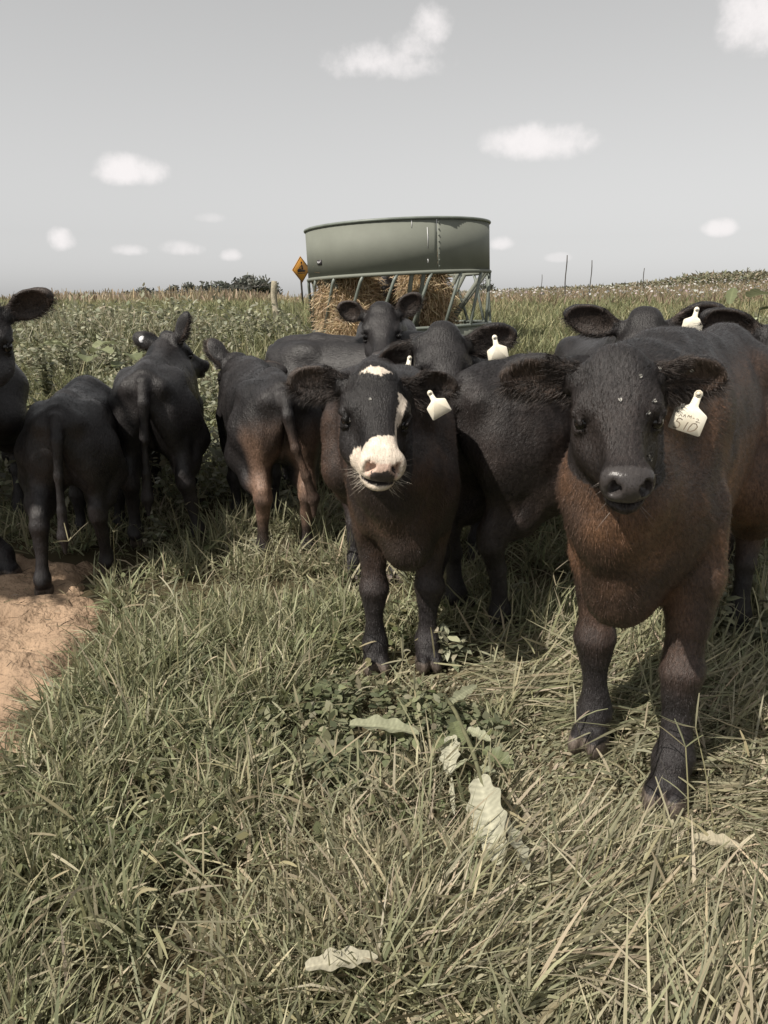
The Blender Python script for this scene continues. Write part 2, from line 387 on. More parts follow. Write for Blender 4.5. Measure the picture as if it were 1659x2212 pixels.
# ------------------------------------------------------------------ implicit bodies
class Field:
    def __init__(s, lo, hi, h):
        s.lo = np.asarray(lo, float); s.h = h
        n = np.ceil((np.asarray(hi) - s.lo) / h).astype(int) + 1
        s.n = n; s.V = np.full(n, 1.0, np.float32)
        s.ax = [(s.lo[i] + h * np.arange(n[i])).astype(np.float32) for i in range(3)]
    def sl(s, lo, hi, k):
        a = np.maximum(np.floor((np.asarray(lo) - k - s.lo) / s.h).astype(int) - 2, 0)
        b = np.minimum(np.ceil((np.asarray(hi) + k - s.lo) / s.h).astype(int) + 3, s.n)
        return tuple(slice(int(a[i]), int(max(b[i], a[i]))) for i in range(3))
    def g(s, S):
        return s.ax[0][S[0]][:, None, None], s.ax[1][S[1]][None, :, None], s.ax[2][S[2]][None, None, :]
    def add(s, fn, lo, hi, k):
        S = s.sl(lo, hi, k)
        if min(x.stop - x.start for x in S) <= 0: return
        d = fn(*s.g(S)); a = s.V[S]; hh = np.maximum(k - np.abs(a - d), 0) / k
        s.V[S] = np.minimum(a, d) - hh * hh * k * 0.25
    def sub(s, fn, lo, hi, k):
        S = s.sl(lo, hi, k)
        if min(x.stop - x.start for x in S) <= 0: return
        d = -fn(*s.g(S)); a = s.V[S]; hh = np.maximum(k - np.abs(a - d), 0) / k
        s.V[S] = np.maximum(a, d) + hh * hh * k * 0.25
    def chain(s, pts, rad, k=0.03):
        for (a, b, r1, r2) in zip(pts[:-1], pts[1:], rad[:-1], rad[1:]):
            a = np.asarray(a, float); b = np.asarray(b, float); ba = b - a; bb = ba @ ba
            def fn(X, Y, Z, a=a, ba=ba, bb=bb, r1=r1, r2=r2):
                t = np.clip(((X - a[0]) * ba[0] + (Y - a[1]) * ba[1] + (Z - a[2]) * ba[2]) / bb, 0, 1)
                return np.sqrt((X - a[0] - t * ba[0]) ** 2 + (Y - a[1] - t * ba[1]) ** 2 + (Z - a[2] - t * ba[2]) ** 2) - (r1 + (r2 - r1) * t)
            m = max(r1, r2)
            s.add(fn, np.minimum(a, b) - m, np.maximum(a, b) + m, k)
    def ell(s, c, r, M=None, k=0.02, sub=False):
        c = np.asarray(c, float); r = np.asarray(r, float); M = np.eye(3) if M is None else np.asarray(M)
        def fn(X, Y, Z):
            x, y, z = X - c[0], Y - c[1], Z - c[2]
            q = [(M[0, i] * x + M[1, i] * y + M[2, i] * z) for i in range(3)]
            k0 = np.sqrt(sum((q[i] / r[i]) ** 2 for i in range(3))); k1 = np.sqrt(sum((q[i] / r[i] ** 2) ** 2 for i in range(3)))
            return k0 * (k0 - 1) / np.maximum(k1, 1e-6)
        ext = np.sqrt(((M * r) ** 2).sum(1))
        (s.sub if sub else s.add)(fn, c - ext, c + ext, k)
    def loft(s, st, o=(0, 0, 0), M=None, p=2.3, k=0.04, sm=9):
        st = np.asarray(st, float); o = np.asarray(o, float); M = np.eye(3) if M is None else np.asarray(M)
        xs = np.linspace(st[0, 0], st[-1, 0], 240)
        ker = np.hanning(2 * sm + 3); ker /= ker.sum()
        tb = [np.convolve(np.pad(np.interp(xs, st[:, 0], st[:, i]), sm + 1, 'edge'), ker, 'valid') for i in (1, 2, 3)]
        x0, x1 = xs[0], xs[-1]
        def fn(X, Y, Z):
            x, y, z = X - o[0], Y - o[1], Z - o[2]
            q = [(M[0, i] * x + M[1, i] * y + M[2, i] * z) for i in range(3)]
            xq = np.clip(q[0], x0, x1)
            w = np.interp(xq, xs, tb[0]); h = np.interp(xq, xs, tb[1]); zc = np.interp(xq, xs, tb[2])
            e = (np.abs(q[1] / w) ** p + np.abs((q[2] - zc) / h) ** p) ** (1 / p)
            d = (e - 1) * np.minimum(w, h)
            ox = np.abs(q[0] - xq)
            return np.where(ox > 0, np.maximum(d, 0) + ox, d).astype(np.float32)
        W = st[:, 1].max(); zt = (st[:, 3] + st[:, 2]).max(); zb = (st[:, 3] - st[:, 2]).min()
        cs = np.array([[a, b, c] for a in (x0, x1) for b in (-W, W) for c in (zb, zt)]) @ M.T + o
        s.add(fn, cs.min(0), cs.max(0), k)
    def polygonise(s):
        V = s.V; ins = V < 0; n = s.n
        c = np.zeros(n - 1, np.int8)
        for dx in (0, 1):
            for dy in (0, 1):
                for dz in (0, 1):
                    c += ins[dx:n[0] - 1 + dx, dy:n[1] - 1 + dy, dz:n[2] - 1 + dz]
        act = (c > 0) & (c < 8)
        ci = np.argwhere(act); cid = np.full(n - 1, -1, np.int32); cid[act] = np.arange(len(ci))
        cor = [(dx, dy, dz) for dx in (0, 1) for dy in (0, 1) for dz in (0, 1)]
        val = {d: V[ci[:, 0] + d[0], ci[:, 1] + d[1], ci[:, 2] + d[2]] for d in cor}
        P = np.zeros((len(ci), 3)); cnt = np.zeros(len(ci))
        for d in cor:
            for a in range(3):
                if d[a] == 0:
                    e = list(d); e[a] = 1; e = tuple(e)
                    va, vb = val[d], val[e]; m = (va < 0) != (vb < 0)
                    t = np.where(m, va / np.where(m, va - vb, 1), 0)
                    pt = np.tile(np.array(d, float), (len(ci), 1)); pt[:, a] = t
                    P[m] += pt[m]; cnt[m] += 1
        P = (ci + P / cnt[:, None]) * s.h + s.lo
        Q = []
        for a in range(3):
            b, c2 = (a + 1) % 3, (a + 2) % 3
            s0 = [slice(None)] * 3; s1 = [slice(None)] * 3; s0[a] = slice(0, n[a] - 1); s1[a] = slice(1, n[a])
            A = ins[tuple(s0)]; B = ins[tuple(s1)]
            e = np.argwhere(A != B)
            e = e[(e[:, b] > 0) & (e[:, c2] > 0) & (e[:, b] < n[b] - 1) & (e[:, c2] < n[c2] - 1)]
            fl = A[e[:, 0], e[:, 1], e[:, 2]]
            def off(db, dc):
                f = e.copy(); f[:, b] += db; f[:, c2] += dc; return cid[f[:, 0], f[:, 1], f[:, 2]]
            qd = np.stack([off(-1, -1), off(0, -1), off(0, 0), off(-1, 0)], 1)
            qd[~fl] = qd[~fl][:, ::-1]
            Q.append(qd)
        Q = np.concatenate(Q)
        return P, Q[(Q >= 0).all(1)]

def rotm(yaw, pitch, roll):
    """x axis -> heading yaw (from +x, counter-clockwise), pitch up positive, roll about x"""
    cy, sy = math.cos(yaw), math.sin(yaw); c2, s2 = math.cos(pitch), math.sin(pitch); cr, sr = math.cos(roll), math.sin(roll)
    Rz = np.array([[cy, -sy, 0], [sy, cy, 0], [0, 0, 1]]); Ry = np.array([[c2, 0, -s2], [0, 1, 0], [s2, 0, c2]]); Rx = np.array([[1, 0, 0], [0, cr, -sr], [0, sr, cr]])
    return Rz @ Ry @ Rx

TRUNK = [(-.615, .02, .06, .80), (-.60, .075, .11, .795), (-.565, .135, .155, .785), (-.50, .185, .20, .765), (-.36, .225, .225, .745), (-.15, .245, .245, .717), (.05, .25, .258, .702),
         (.20, .235, .262, .708), (.34, .205, .252, .723), (.44, .175, .22, .71), (.52, .135, .165, .69), (.57, .085, .11, .675), (.59, .02, .05, .67)]
HEAD = [(-.050, .02, .02, -.050), (-.035, .055, .052, -.046), (.0, .080, .076, -.046), (.05, .094, .098, -.064), (.09, .097, .108, -.076), (.13, .089, .106, -.084), (.17, .071, .097, -.093),
        (.21, .057, .084, -.094), (.26, .051, .070, -.093), (.32, .052, .060, -.093), (.37, .058, .056, -.093), (.41, .061, .053, -.092), (.432, .050, .042, -.090), (.445, .02, .02, -.088)]
JAW = [(.02, .02, .03, -.14), (.04, .058, .06, -.14), (.10, .092, .074, -.148), (.16, .095, .072, -.152), (.22, .084, .060, -.148), (.28, .062, .048, -.140), (.34, .050, .038, -.134), (.39, .040, .030, -.134), (.41, .015, .015, -.134)]
HX = 0.80

TAG_OUT = [(-.5, -.46), (-.46, -.5), (.46, -.5), (.5, -.46), (.5, .12), (.46, .17), (.17, .33), (.13, .38), (.11, .62), (.13, .74), (.09, .82), (0, .86), (-.09, .82), (-.13, .74), (-.11, .62), (-.13, .38), (-.17, .33), (-.46, .17), (-.5, .12)]

def calf(name, label, pos, yaw, size, head, hs=1.0, ears=None, legs=None, h=0.008, tags=(), coat=None, hair=12000, tail=None,
         muzzle='black', brown=0.0, neck=True, trunk_w=.9, leg_w=.92, whisk=False, mw=.85, mh=.9, leg_r=.93):
    """pos = plan position of the middle of the barrel; head = (poll world xyz, yaw, pitch, roll) or None"""
    base = np.array([pos[0], pos[1], float(gz(pos[0], pos[1])) - 0.01])
    Rb = rotm(yaw, 0, 0)
    toL = lambda p: (Rb.T @ (np.asarray(p, float) - base)) / size
    ho = toL(head[0]); HM = Rb.T @ rotm(head[1], head[2], head[3]); hk = hs / size
    H = lambda p: ho + HM @ (np.asarray(p, float) * hk * np.array([HX, 1, 1]))
    lo = np.array([-.80, -.42, -.03]); hi = np.array([.75, .42, 1.12])
    hb = np.array([H(p) for p in [(-.12, -.32, -.3), (-.12, .32, -.3), (-.12, -.32, .2), (-.12, .32, .2), (.50, -.1, -.22), (.5, .1, .05), (.5, .1, -.22), (.5, -.1, .05)]])
    lo = np.minimum(lo, hb.min(0)); hi = np.maximum(hi, hb.max(0))
    F = Field(lo, hi, h / size)
    st = np.array(TRUNK); st[:, 1] *= trunk_w
    F.loft(st, p=2.25, k=0.02)
    # spine, hooks, pins, shoulders
    F.chain([(-.55, 0, .93), (-.3, 0, .955), (.0, 0, .94), (.25, 0, .955), (.38, 0, .965)], [.03, .035, .03, .04, .045], 0.06)
    for s in (1, -1):
        F.ell((-.33, s * .172 * trunk_w, .885), (.07, .035, .045), k=0.08)
        F.ell((-.57, s * .085, .865), (.04, .035, .04), k=0.08)
        F.ell((.36, s * .165 * trunk_w, .70), (.12, .055, .22), rotm(0, .25, 0), k=0.06)
        F.ell((.46, s * .12 * trunk_w, .62), (.08, .05, .11), k=0.05)
    # legs
    LG = {'fl': (0, 0), 'fr': (0, 0), 'hl': (0, 0), 'hr': (0, 0)}; LG.update(legs or {})
    for key, s in (('fl', 1), ('fr', -1)):
        ox, oy = LG[key]; y = s * .135 * leg_w
        f = lambda x, yy, z: (x + ox * max(0, (.62 - z) / .6), yy + oy * max(0, (.62 - z) / .6), z)
        F.chain([f(.36, y * .95, .66), f(.36, y, .50), f(.365, y * .95, .335), f(.37, y * .95, .295), f(.365, y * .93, .25), f(.36, y * .92, .14), f(.362, y * .92, .10), f(.385, y * .92, .055)],
                np.array([.105 * trunk_w / .9 / leg_r, (.078 if leg_r > .9 else .070), .045, .056, .042, .033, .047, .045]) * leg_r, 0.018)
        for c in (-1, 1):
            F.ell(f(.405, y * .92 + c * .023, .032), (.052, .0245, .040), rotm(0, .12, 0), k=0.010)
        F.ell(f(.335, y * .92, .085), (.022, .026, .022), k=0.02)
    for key, s in (('hl', 1), ('hr', -1)):
        ox, oy = LG[key]; y = s * .125 * leg_w
        f = lambda x, yy, z: (x + ox * max(0, (.70 - z) / .68), yy + oy * max(0, (.70 - z) / .68), z)
        F.ell(f(-.42, s * .13 * trunk_w, .70), (.165, .10, .22), rotm(0, -.1, 0), k=0.06)
        F.chain([f(-.38, y * 1.1, .70), f(-.30, y * 1.25, .56), f(-.42, y * 1.1, .455), f(-.525, y, .40)], [.13, .105, .07, .046], 0.05)
        F.chain([f(-.47, y * 1.03, .56), f(-.545, y, .425)], [.05, .028], 0.04)
        F.chain([f(-.535, y, .425), f(-.53, y, .37), f(-.50, y, .27), f(-.485, y, .145), f(-.48, y, .105), f(-.455, y, .055)], np.array([.036, .050, .034, .031, .045, .043]) * leg_r, 0.018)
        for c in (-1, 1):
            F.ell(f(-.435, y + c * .023, .032), (.052, .0245, .040), rotm(0, .12, 0), k=0.010)
        F.ell(f(-.51, y, .085), (.022, .026, .022), k=0.02)
    # brisket and neck
    F.ell((.49, 0, .55), (.10, .055 * trunk_w / .8, .13), k=0.08)
    F.ell((.46, 0, .475), (.12, .048, .06), k=0.05)
    a0 = np.array((.30, 0, .84)); a1 = H((-.01, 0, -.075)); b0 = np.array((.44, 0, .66)); b1 = H((.06, 0, -.16))
    a = a0 * .5 + a1 * .5 + np.array([.06, 0, .015]); b = b0 * .5 + b1 * .5 + np.array([.05, 0, -.02])
    nk = .55 + .45 * trunk_w / .9
    F.chain([a0, a, a1], [.145 * nk, .115 * nk, .080 * hk], 0.07)
    F.chain([b0, b, b1], [.155 * nk, .115 * nk, .072 * hk], 0.07)
    F.chain([(.52, 0, .50), b + np.array([.02, 0, -.09]), H((.09, 0, -.20))], [.06, .04, .02], 0.07)
    F.ell((-.60, 0, .56), (.07, .012, .20), k=0.06, sub=True)
    # tail
    tl = tail or [(-.605, 0, .90), (-.64, 0, .80), (-.645, .01, .62), (-.64, .015, .45), (-.635, .02, .32)]
    F.chain(tl, [.032, .026, .02, .022, .032][:len(tl)], 0.02)
    F.chain([tl[-1], np.array(tl[-1]) + [0, 0, -.09]], [.03, .010], 0.02)
    # head
    hl = np.array(HEAD) * hk; hl[:, 0] *= HX
    mf = smooth01(np.array(HEAD)[:, 0], .20, .36); hl[:, 1] *= 1 - (1 - mw) * mf; hl[:, 2] *= 1 - (1 - mh) * mf
    F.loft(hl, ho, HM, p=2.6, k=0.02, sm=5)
    jl = np.array(JAW) * hk; jl[:, 0] *= HX; jl[:, 1] *= 1 - (1 - mw) * smooth01(np.array(JAW)[:, 0], .2, .36)
    F.loft(jl, ho, HM, p=2.2, k=0.022, sm=5)
    for s in (1, -1):
        F.ell(H((.106, s * .083, -.036)), np.array((.044, .022, .022)) * hk, HM @ rotm(-s * .18, 0, 0), k=0.02)   # brow
        F.ell(H((.140, s * .108, -.072)), np.array((.036, .018, .022)) * hk, HM, k=0.010, sub=True)   # socket
        F.chain([H((.108, s * .100, -.060)), H((.136, s * .1035, -.048)), H((.168, s * .090, -.062))], [.007 * hk, .008 * hk, .006 * hk], 0.006)  # upper lid
        F.chain([H((.112, s * .098, -.090)), H((.142, s * .095, -.098)), H((.168, s * .085, -.082))], [.005 * hk] * 3, 0.010)  # lower lid
        F.ell(H((.398, s * .042 * mw, -.078)), np.array((.032, .024 * mw, .032 * mh)) * hk, HM, k=0.016)       # nostril wing
    F.ell(H((.415, 0, -.082)), np.array((.034, .054 * mw, .040 * mh)) * hk, HM, k=0.018)                   # nose pad
    F.ell(H((.385, 0, -.144)), np.array((.044, .043 * mw, .024)) * hk, HM, k=0.022)                   # chin
    F.ell(H((-.012, 0, .030)), np.array((.050, .060, .032)) * hk, HM, k=0.04)                    # poll
    F.ell(H((.425, 0, -.128)), np.array((.05, .052, .0045)) * hk, HM, k=0.008, sub=True)          # mouth line
    for s in (1, -1):
        F.ell(H((.440, s * .037 * mw, -.080)), np.array((.028, .0085, .022 * mh)) * hk, HM @ rotm(s * .55, 0, s * .7), k=0.006, sub=True)
        F.ell(H((.436, s * .047 * mw, -.070)), np.array((.024, .006, .016)) * hk, HM @ rotm(s * .7, 0, s * .2), k=0.006, sub=True)
    # ears : (outward angle back, lift, twist)
    ear_info = {}
    EP = {'l': (.15, -.05, .5), 'r': (.15, -.05, .5)}; EP.update(ears or {})
    for key, s in (('l', 1), ('r', -1)):
        back, lift, tw = EP[key][:3]; ls = EP[key][3] if len(EP[key]) > 3 else 1.0
        e1 = np.array([-math.sin(back) * math.cos(lift), s * math.cos(back) * math.cos(lift), math.sin(lift)])
        fw = np.array([1.0, 0, 0]); n0 = fw - (fw @ e1) * e1; n0 /= np.linalg.norm(n0)
        e2 = np.cross(n0, e1)
        n = n0 * math.cos(tw) + e2 * math.sin(tw) * (1 if e2[2] > 0 else -1)    # opening turned upwards by tw
        e2 = np.cross(n, e1)
        EM = HM @ np.stack([e1, e2, n], 1)
        b = np.array([-.005, s * .074, -.022])
        F.chain([H(b), H(b + e1 * .05 - n * .004)], [.030 * hk, .028 * hk], 0.03)
        c = b + e1 * (.045 + .073 * ls)
        F.ell(H(c), np.array((.094 * ls, .060, .027)) * hk, EM, k=0.02)
        F.ell(H(c + e1 * .066 * ls), np.array((.048 * ls, .030, .018)) * hk, EM, k=0.03)
        F.ell(H(c + n * .020 + e1 * .006), np.array((.082 * ls, .045, .024)) * hk, EM, k=0.016, sub=True)
        ear_info[s] = (c, e1, e2, n, EM)
    P, Q = F.polygonise()
    # relax slightly
    for _ in range(2):
        acc = np.zeros_like(P); cnt = np.zeros(len(P))
        for a_, b_ in ((0, 1), (1, 2), (2, 3), (3, 0)):
            np.add.at(acc, Q[:, a_], P[Q[:, b_]]); np.add.at(cnt, Q[:, a_], 1)
            np.add.at(acc, Q[:, b_], P[Q[:, a_]]); np.add.at(cnt, Q[:, b_], 1)
        P = P + 0.45 * (acc / np.maximum(cnt, 1)[:, None] - P)
    fn_ = np.cross(P[Q[:, 2]] - P[Q[:, 0]], P[Q[:, 3]] - P[Q[:, 1]]); vn_ = np.zeros_like(P)
    for a_ in range(4): np.add.at(vn_, Q[:, a_], fn_)
    vn_ /= np.linalg.norm(vn_, axis=1)[:, None] + 1e-9
    P = P + vn_ * ((vnoise(P, 7, 81, 2) - .5) * .016 + (vnoise(P * [1, 1, .6], 24, 82, 2) - .5) * .005)[:, None]
    # ---- colours in body and head space
    Hp = ((P - ho) @ HM) / hk / np.array([HX, 1, 1])
    n1 = vnoise(P, 6, 31, 3); n2 = vnoise(P, 45, 32, 2); n3 = vnoise(Hp, 70, 33, 3) - .5
    eye_ = 0
    onhead = (Hp[:, 0] > -.06) & (np.abs(Hp[:, 1]) < .13) & (Hp[:, 2] > -.24) & (Hp[:, 2] < .07) & (Hp[:, 0] < .5)
    C = np.tile(np.array([0.0175, 0.0157, 0.0160]), (len(P), 1)) * (0.75 + 0.5 * n1)[:, None]
    # sun-bleached brown on chest, shoulders, flank, legs
    bm = brown * smooth01(P[:, 2], .2, .5) * (1 - smooth01(P[:, 2], .84, .98)) * (.35 + .65 * smooth01(n1 + .25 * (vnoise(P, 2.3, 37, 2) - .5), .36, .6)) * (1 - .92 * onhead)
    C = C * (1 - bm[:, None]) + np.array([0.135, 0.070, 0.037]) * bm[:, None]
    wet = np.zeros(len(P))
    nose = onhead & (Hp[:, 0] > .385)
    pad = smooth01(Hp[:, 0] + n3 * .008, .392, .400) * (np.abs(Hp[:, 1]) < .062) * smooth01(Hp[:, 2], -.125, -.118) * onhead
    if muzzle == 'black':
        wet = pad; C = C * (1 - pad[:, None]) + np.array([0.045, 0.04, 0.039]) * pad[:, None]
    for s in (1, -1):
        ii = np.exp(-(((Hp[:, 0] - .142) / .035) ** 2 + ((Hp[:, 1] - s * .095) / .02) ** 2 + ((Hp[:, 2] + .073) / .022) ** 2)) * onhead
        C *= (1 - .6 * ii)[:, None]
    # inner ears a touch browner
    for s, (c, e1, e2, n, EM) in ear_info.items():
        rel = Hp - c; u = rel @ e1; v = rel @ e2; w = rel @ n
        im = ((u / .10) ** 2 + (v / .055) ** 2 < 1) & (w > -.022) & (w < .02)
        C[im] = C[im] * .6 + np.array([.03, .021, .016])
    lgm = (P[:, 2] < .42)
    C[lgm] = C[lgm] * .8 + np.array([.005, .004, .0045])
    hoof = P[:, 2] < .055
    C[hoof] = C[hoof] * .4 + np.array([.085, .068, .056]) * (.6 + .8 * n2[hoof])[:, None]
    if coat: C, wet = coat(P, Hp, C, wet, n1, n2, n3, onhead)
    root = empty(name, base, yaw); tag(root, label, 'calf', 'black calves standing in the pasture')
    body = mesh('body', P * size, Q, None, M_COAT, root, cols=C, attrs={'wet': wet})
    # eyes
    for s in (1, -1):
        u, v = np.meshgrid(np.linspace(0, math.pi, 13), np.linspace(0, 2 * math.pi, 20, endpoint=False), indexing='ij')
        S = np.stack([np.sin(u) * np.cos(v), np.sin(u) * np.sin(v), np.cos(u)], -1).reshape(-1, 3)
        ii = np.arange(13 * 20).reshape(13, 20); iq = np.stack([ii[:-1], np.roll(ii, -1, 1)[:-1], np.roll(ii, -1, 1)[1:], ii[1:]], -1).reshape(-1, 4)
        c = H((.139, s * .0815, -.073))
        mesh('eye', (S * .0225 * hk + c) * size, iq, None, M_EYE, root)
    # fur
    if hair:
        vn = np.zeros(len(P) * 3, np.float32); body.data.vertex_normals.foreach_get('vector', vn); vn = vn.reshape(-1, 3)
        area = np.linalg.norm(np.cross(P[Q[:, 2]] - P[Q[:, 0]], P[Q[:, 3]] - P[Q[:, 1]]), axis=1)
        wq = area * np.where(onhead[Q[:, 0]], 3.0, 1.0)
        fi = rng.choice(len(Q), hair, p=wq / wq.sum())
        bw = rng.dirichlet((1, 1, 1, 1), hair)
        pb = (P[Q[fi]] * bw[..., None]).sum(1); nb = vn[Q[fi, 0]]; cb = C[Q[fi, 0]]; hb_ = onhead[Q[fi, 0]]; wb = wet[Q[fi, 0]]
        fl = np.where(hb_[:, None], (HM @ np.array([-.6, 0, .5]))[None], np.array([-.75, 0, -.65])[None])
        low = (pb[:, 2] < .4) & ~hb_
        fl[low] = [-.1, 0, -1]
        fl = fl - (fl * nb).sum(1)[:, None] * nb; fl /= np.linalg.norm(fl, axis=1)[:, None] + 1e-6
        ln = np.where(hb_, .009, .014) * (.6 + .8 * rng.random(hair)) / size
        ln = np.where((wb > .3) | (pb[:, 2] < .06), .002, ln)
        tip = fl + nb * (.12 + .2 * rng.random((hair, 1))) + rng.normal(0, .16, (hair, 3))
        tip /= np.linalg.norm(tip, axis=1)[:, None]
        sd = np.cross(tip, nb) ; sd /= np.linalg.norm(sd, axis=1)[:, None] + 1e-6
        wv = .0007 / size
        HV = np.stack([pb - sd * wv, pb + sd * wv, pb + tip * ln[:, None]], 1)
        hc = cb * (.6 + 1.0 * rng.random((hair, 1))) * np.array([1.03, 1, .97])
        mesh('coat_hair', HV.reshape(-1, 3) * size, None, np.arange(hair * 3).reshape(-1, 3), M_COAT, root, cols=np.repeat(hc, 3, 0), smooth=False)
        nh = min(hair // 12, 2500)
        for s, (c, e1, e2, n, EM) in ear_info.items():
            rel_ = Hp - c; u = rel_ @ e1; v = rel_ @ e2 * s; w = rel_ @ n
            cand = np.where((np.abs(u) < .10) & (np.abs(v) < .064) & (w > -.02) & ((v < -.01) | (u < -.02)) & (np.abs(w) < .03))[0]
            if len(cand) < 10: continue
            k_ = rng.choice(cand, nh); l_ = (.012 + .030 * rng.random(nh))[:, None] * np.where(v[k_] < -.02, 1, .8)[:, None]
            d = (e1 * .7)[None] + (n * .35)[None] + (e2 * s)[None] * np.where(v[k_] < -.02, -.5, .25)[:, None] + rng.normal(0, .28, (nh, 3))
            d = d @ HM.T; d /= np.linalg.norm(d, axis=1)[:, None]
            sd = np.cross(d, rng.normal(0, 1, (nh, 3))); sd /= np.linalg.norm(sd, axis=1)[:, None]
            b_ = P[k_]; HV = np.stack([b_ - sd * .0006 / size, b_ + sd * .0006 / size, b_ + d * l_ / size], 1)
            hc = np.array([.060, .048, .042]) * (.25 + .8 * rng.random((nh, 1)))
            mesh('ear_hair', HV.reshape(-1, 3) * size, None, np.arange(nh * 3).reshape(-1, 3), M_COAT, root, cols=np.repeat(hc, 3, 0), smooth=False)
    if whisk:
        mb = Fol(); nw = whisk; s_ = np.where(rng.random(nw) < .5, 1, -1)
        hx = .33 + rng.random(nw) * .09; hz = -.09 - rng.random(nw) * .075
        b = np.c_[hx, s_ * (.052 - np.maximum(0, -.125 - hz) * .5), hz]
        d = np.c_[.25 + rng.normal(0, .3, nw), s_ * (.9 - 4 * np.maximum(0, -.12 - hz)), -.15 - np.maximum(0, -.12 - hz) * 14 + rng.normal(0, .25, nw)]
        d /= np.linalg.norm(d, axis=1)[:, None]; l_ = .02 + .045 * rng.random(nw)
        b = b * np.array([HX, 1, 1]); bL = (ho + (b * hk) @ HM.T) * size; tL = (ho + ((b + d * l_[:, None]) * hk) @ HM.T) * size
        sd = np.cross(d @ HM.T, rng.normal(0, 1, (nw, 3))); sd /= np.linalg.norm(sd, axis=1)[:, None]
        HV = np.stack([bL - sd * .0005, bL + sd * .0005, tL], 1)
        for sg_ in (1, -1):
            hv = HV[s_ == sg_]; mesh('whiskers', hv.reshape(-1, 3), None, np.arange(len(hv) * 3).reshape(-1, 3), M_HAY, root, cols=np.tile([.5, .45, .38] if muzzle == 'white' else [.25, .22, .2], (len(hv) * 3, 1)), smooth=False)
    # tags : (side, along ear, across, size m, roll deg in view, kind, text)
    for (s, al, ac, ts, roll, kind, txt) in tags:
        c, e1, e2, n, EM = ear_info[s]
        loc = H(c + e1 * al + e2 * ac * s + n * (.030 if kind != 'disc' else -.032))
        Wp = base + Rb @ (loc * size)
        vd = np.array([0, 0, CAM_H]) - Wp; vd /= np.linalg.norm(vd)
        vd = vd + np.array([-.15, 0, .12]); vd /= np.linalg.norm(vd)
        rt = np.cross([0, 0, 1.0], vd); rt /= np.linalg.norm(rt); up = np.cross(vd, rt)
        ca, sa = math.cos(R(roll)), math.sin(R(roll))
        X = rt * ca + up * sa; Y = -rt * sa + up * ca
        TM = Rb.T @ np.stack([X, Y, vd], 1) * ts; t0 = loc * size
        if kind == 'disc':
            o_ = [(0.5 * math.cos(a), .5 * math.sin(a)) for a in np.linspace(0, 2 * math.pi, 28, endpoint=False)]
            d = MB().prism(o_, 0, .12); td = d.xf(TM, t0).build('ear_tag', M_WTAG, root, smooth=False)
            MB().prism(np.array(o_) * .35, .121, .20).xf(TM, t0).build('button', M_WTAG, td, smooth=False)
            continue
        o_ = np.array(TAG_OUT) - [0, .74]
        td = MB().prism(o_, -.012, .022).xf(TM, t0).build('ear_tag', M_TAG, root, smooth=False)
        ang = np.linspace(0, 2 * math.pi, 25)
        bt = MB().prism([(.105 * math.cos(a), .105 * math.sin(a)) for a in ang[:-1]], .0225, .07)
        bt.prism([(.05 * math.cos(a), .05 * math.sin(a)) for a in ang[:-1]], .0705, .12).xf(TM, t0).build('button', M_TAG, td, smooth=False)
        if txt:
            tx = MB()
            mr_ = MB().ribbon([(.075 * math.cos(a), .075 * math.sin(a)) for a in ang], .016, .0715); mr_.xf(TM, t0).build('button_ring', M_INK, td, smooth=False)
            z = .024; w_ = .032
            sh = np.array([0, -1.02])
            def rb(p, w=w_):
                p = np.array(p, float); t = np.linspace(0, len(p) - 1, len(p) * 4)
                tx.ribbon(np.c_[np.interp(t, range(len(p)), p[:, 0]), np.interp(t, range(len(p)), p[:, 1])] + sh, w, z)
            # 5 1 0 by hand
            rb([(-.15, .12), (-.22, .145), (-.30, .13), (-.31, .03), (-.22, .02), (-.17, -.04), (-.18, -.12), (-.25, -.17), (-.34, -.16)])
            rb([(.03, .11), (.0, -.03), (-.015, -.16)])
            rb([(.17, .11), (.12, -.02), (.10, -.16), (.20, -.14), (.30, -.06), (.34, .05), (.28, .13), (.18, .115)])
            # faded small line above
            rb([(-.30, .20), (-.25, .27), (-.21, .21)], .02); rb([(-.17, .22), (-.14, .31), (-.10, .22)], .02); rb([(-.05, .24), (-.03, .33), (.01, .26), (.05, .33), (.06, .24)], .02)
            rb([(.11, .27), (.16, .27)], .02); rb([(.22, .27), (.27, .29), (.30, .25), (.23, .18), (.36, .19)], .02)
            tx.xf(TM, t0).build('number', M_INK, td, smooth=False)
    if True:
        print(name, [tuple(int(v) for v in proj(base + Rb @ (H(p) * size))) for p in [(0, 0, 0), (.44, 0, -.09), (.135, .1, -.05), (.135, -.1, -.05)]],
              'ears L/R', [tuple(int(v) for v in proj(base + Rb @ (H(ear_info[s][0]) * size))) for s in (1, -1)], len(P))
    return root

def dirang(x, y): return math.atan2(y, x)

def coat_510(P, Hp, C, wet, n1, n2, n3, onhead):
    return C, wet

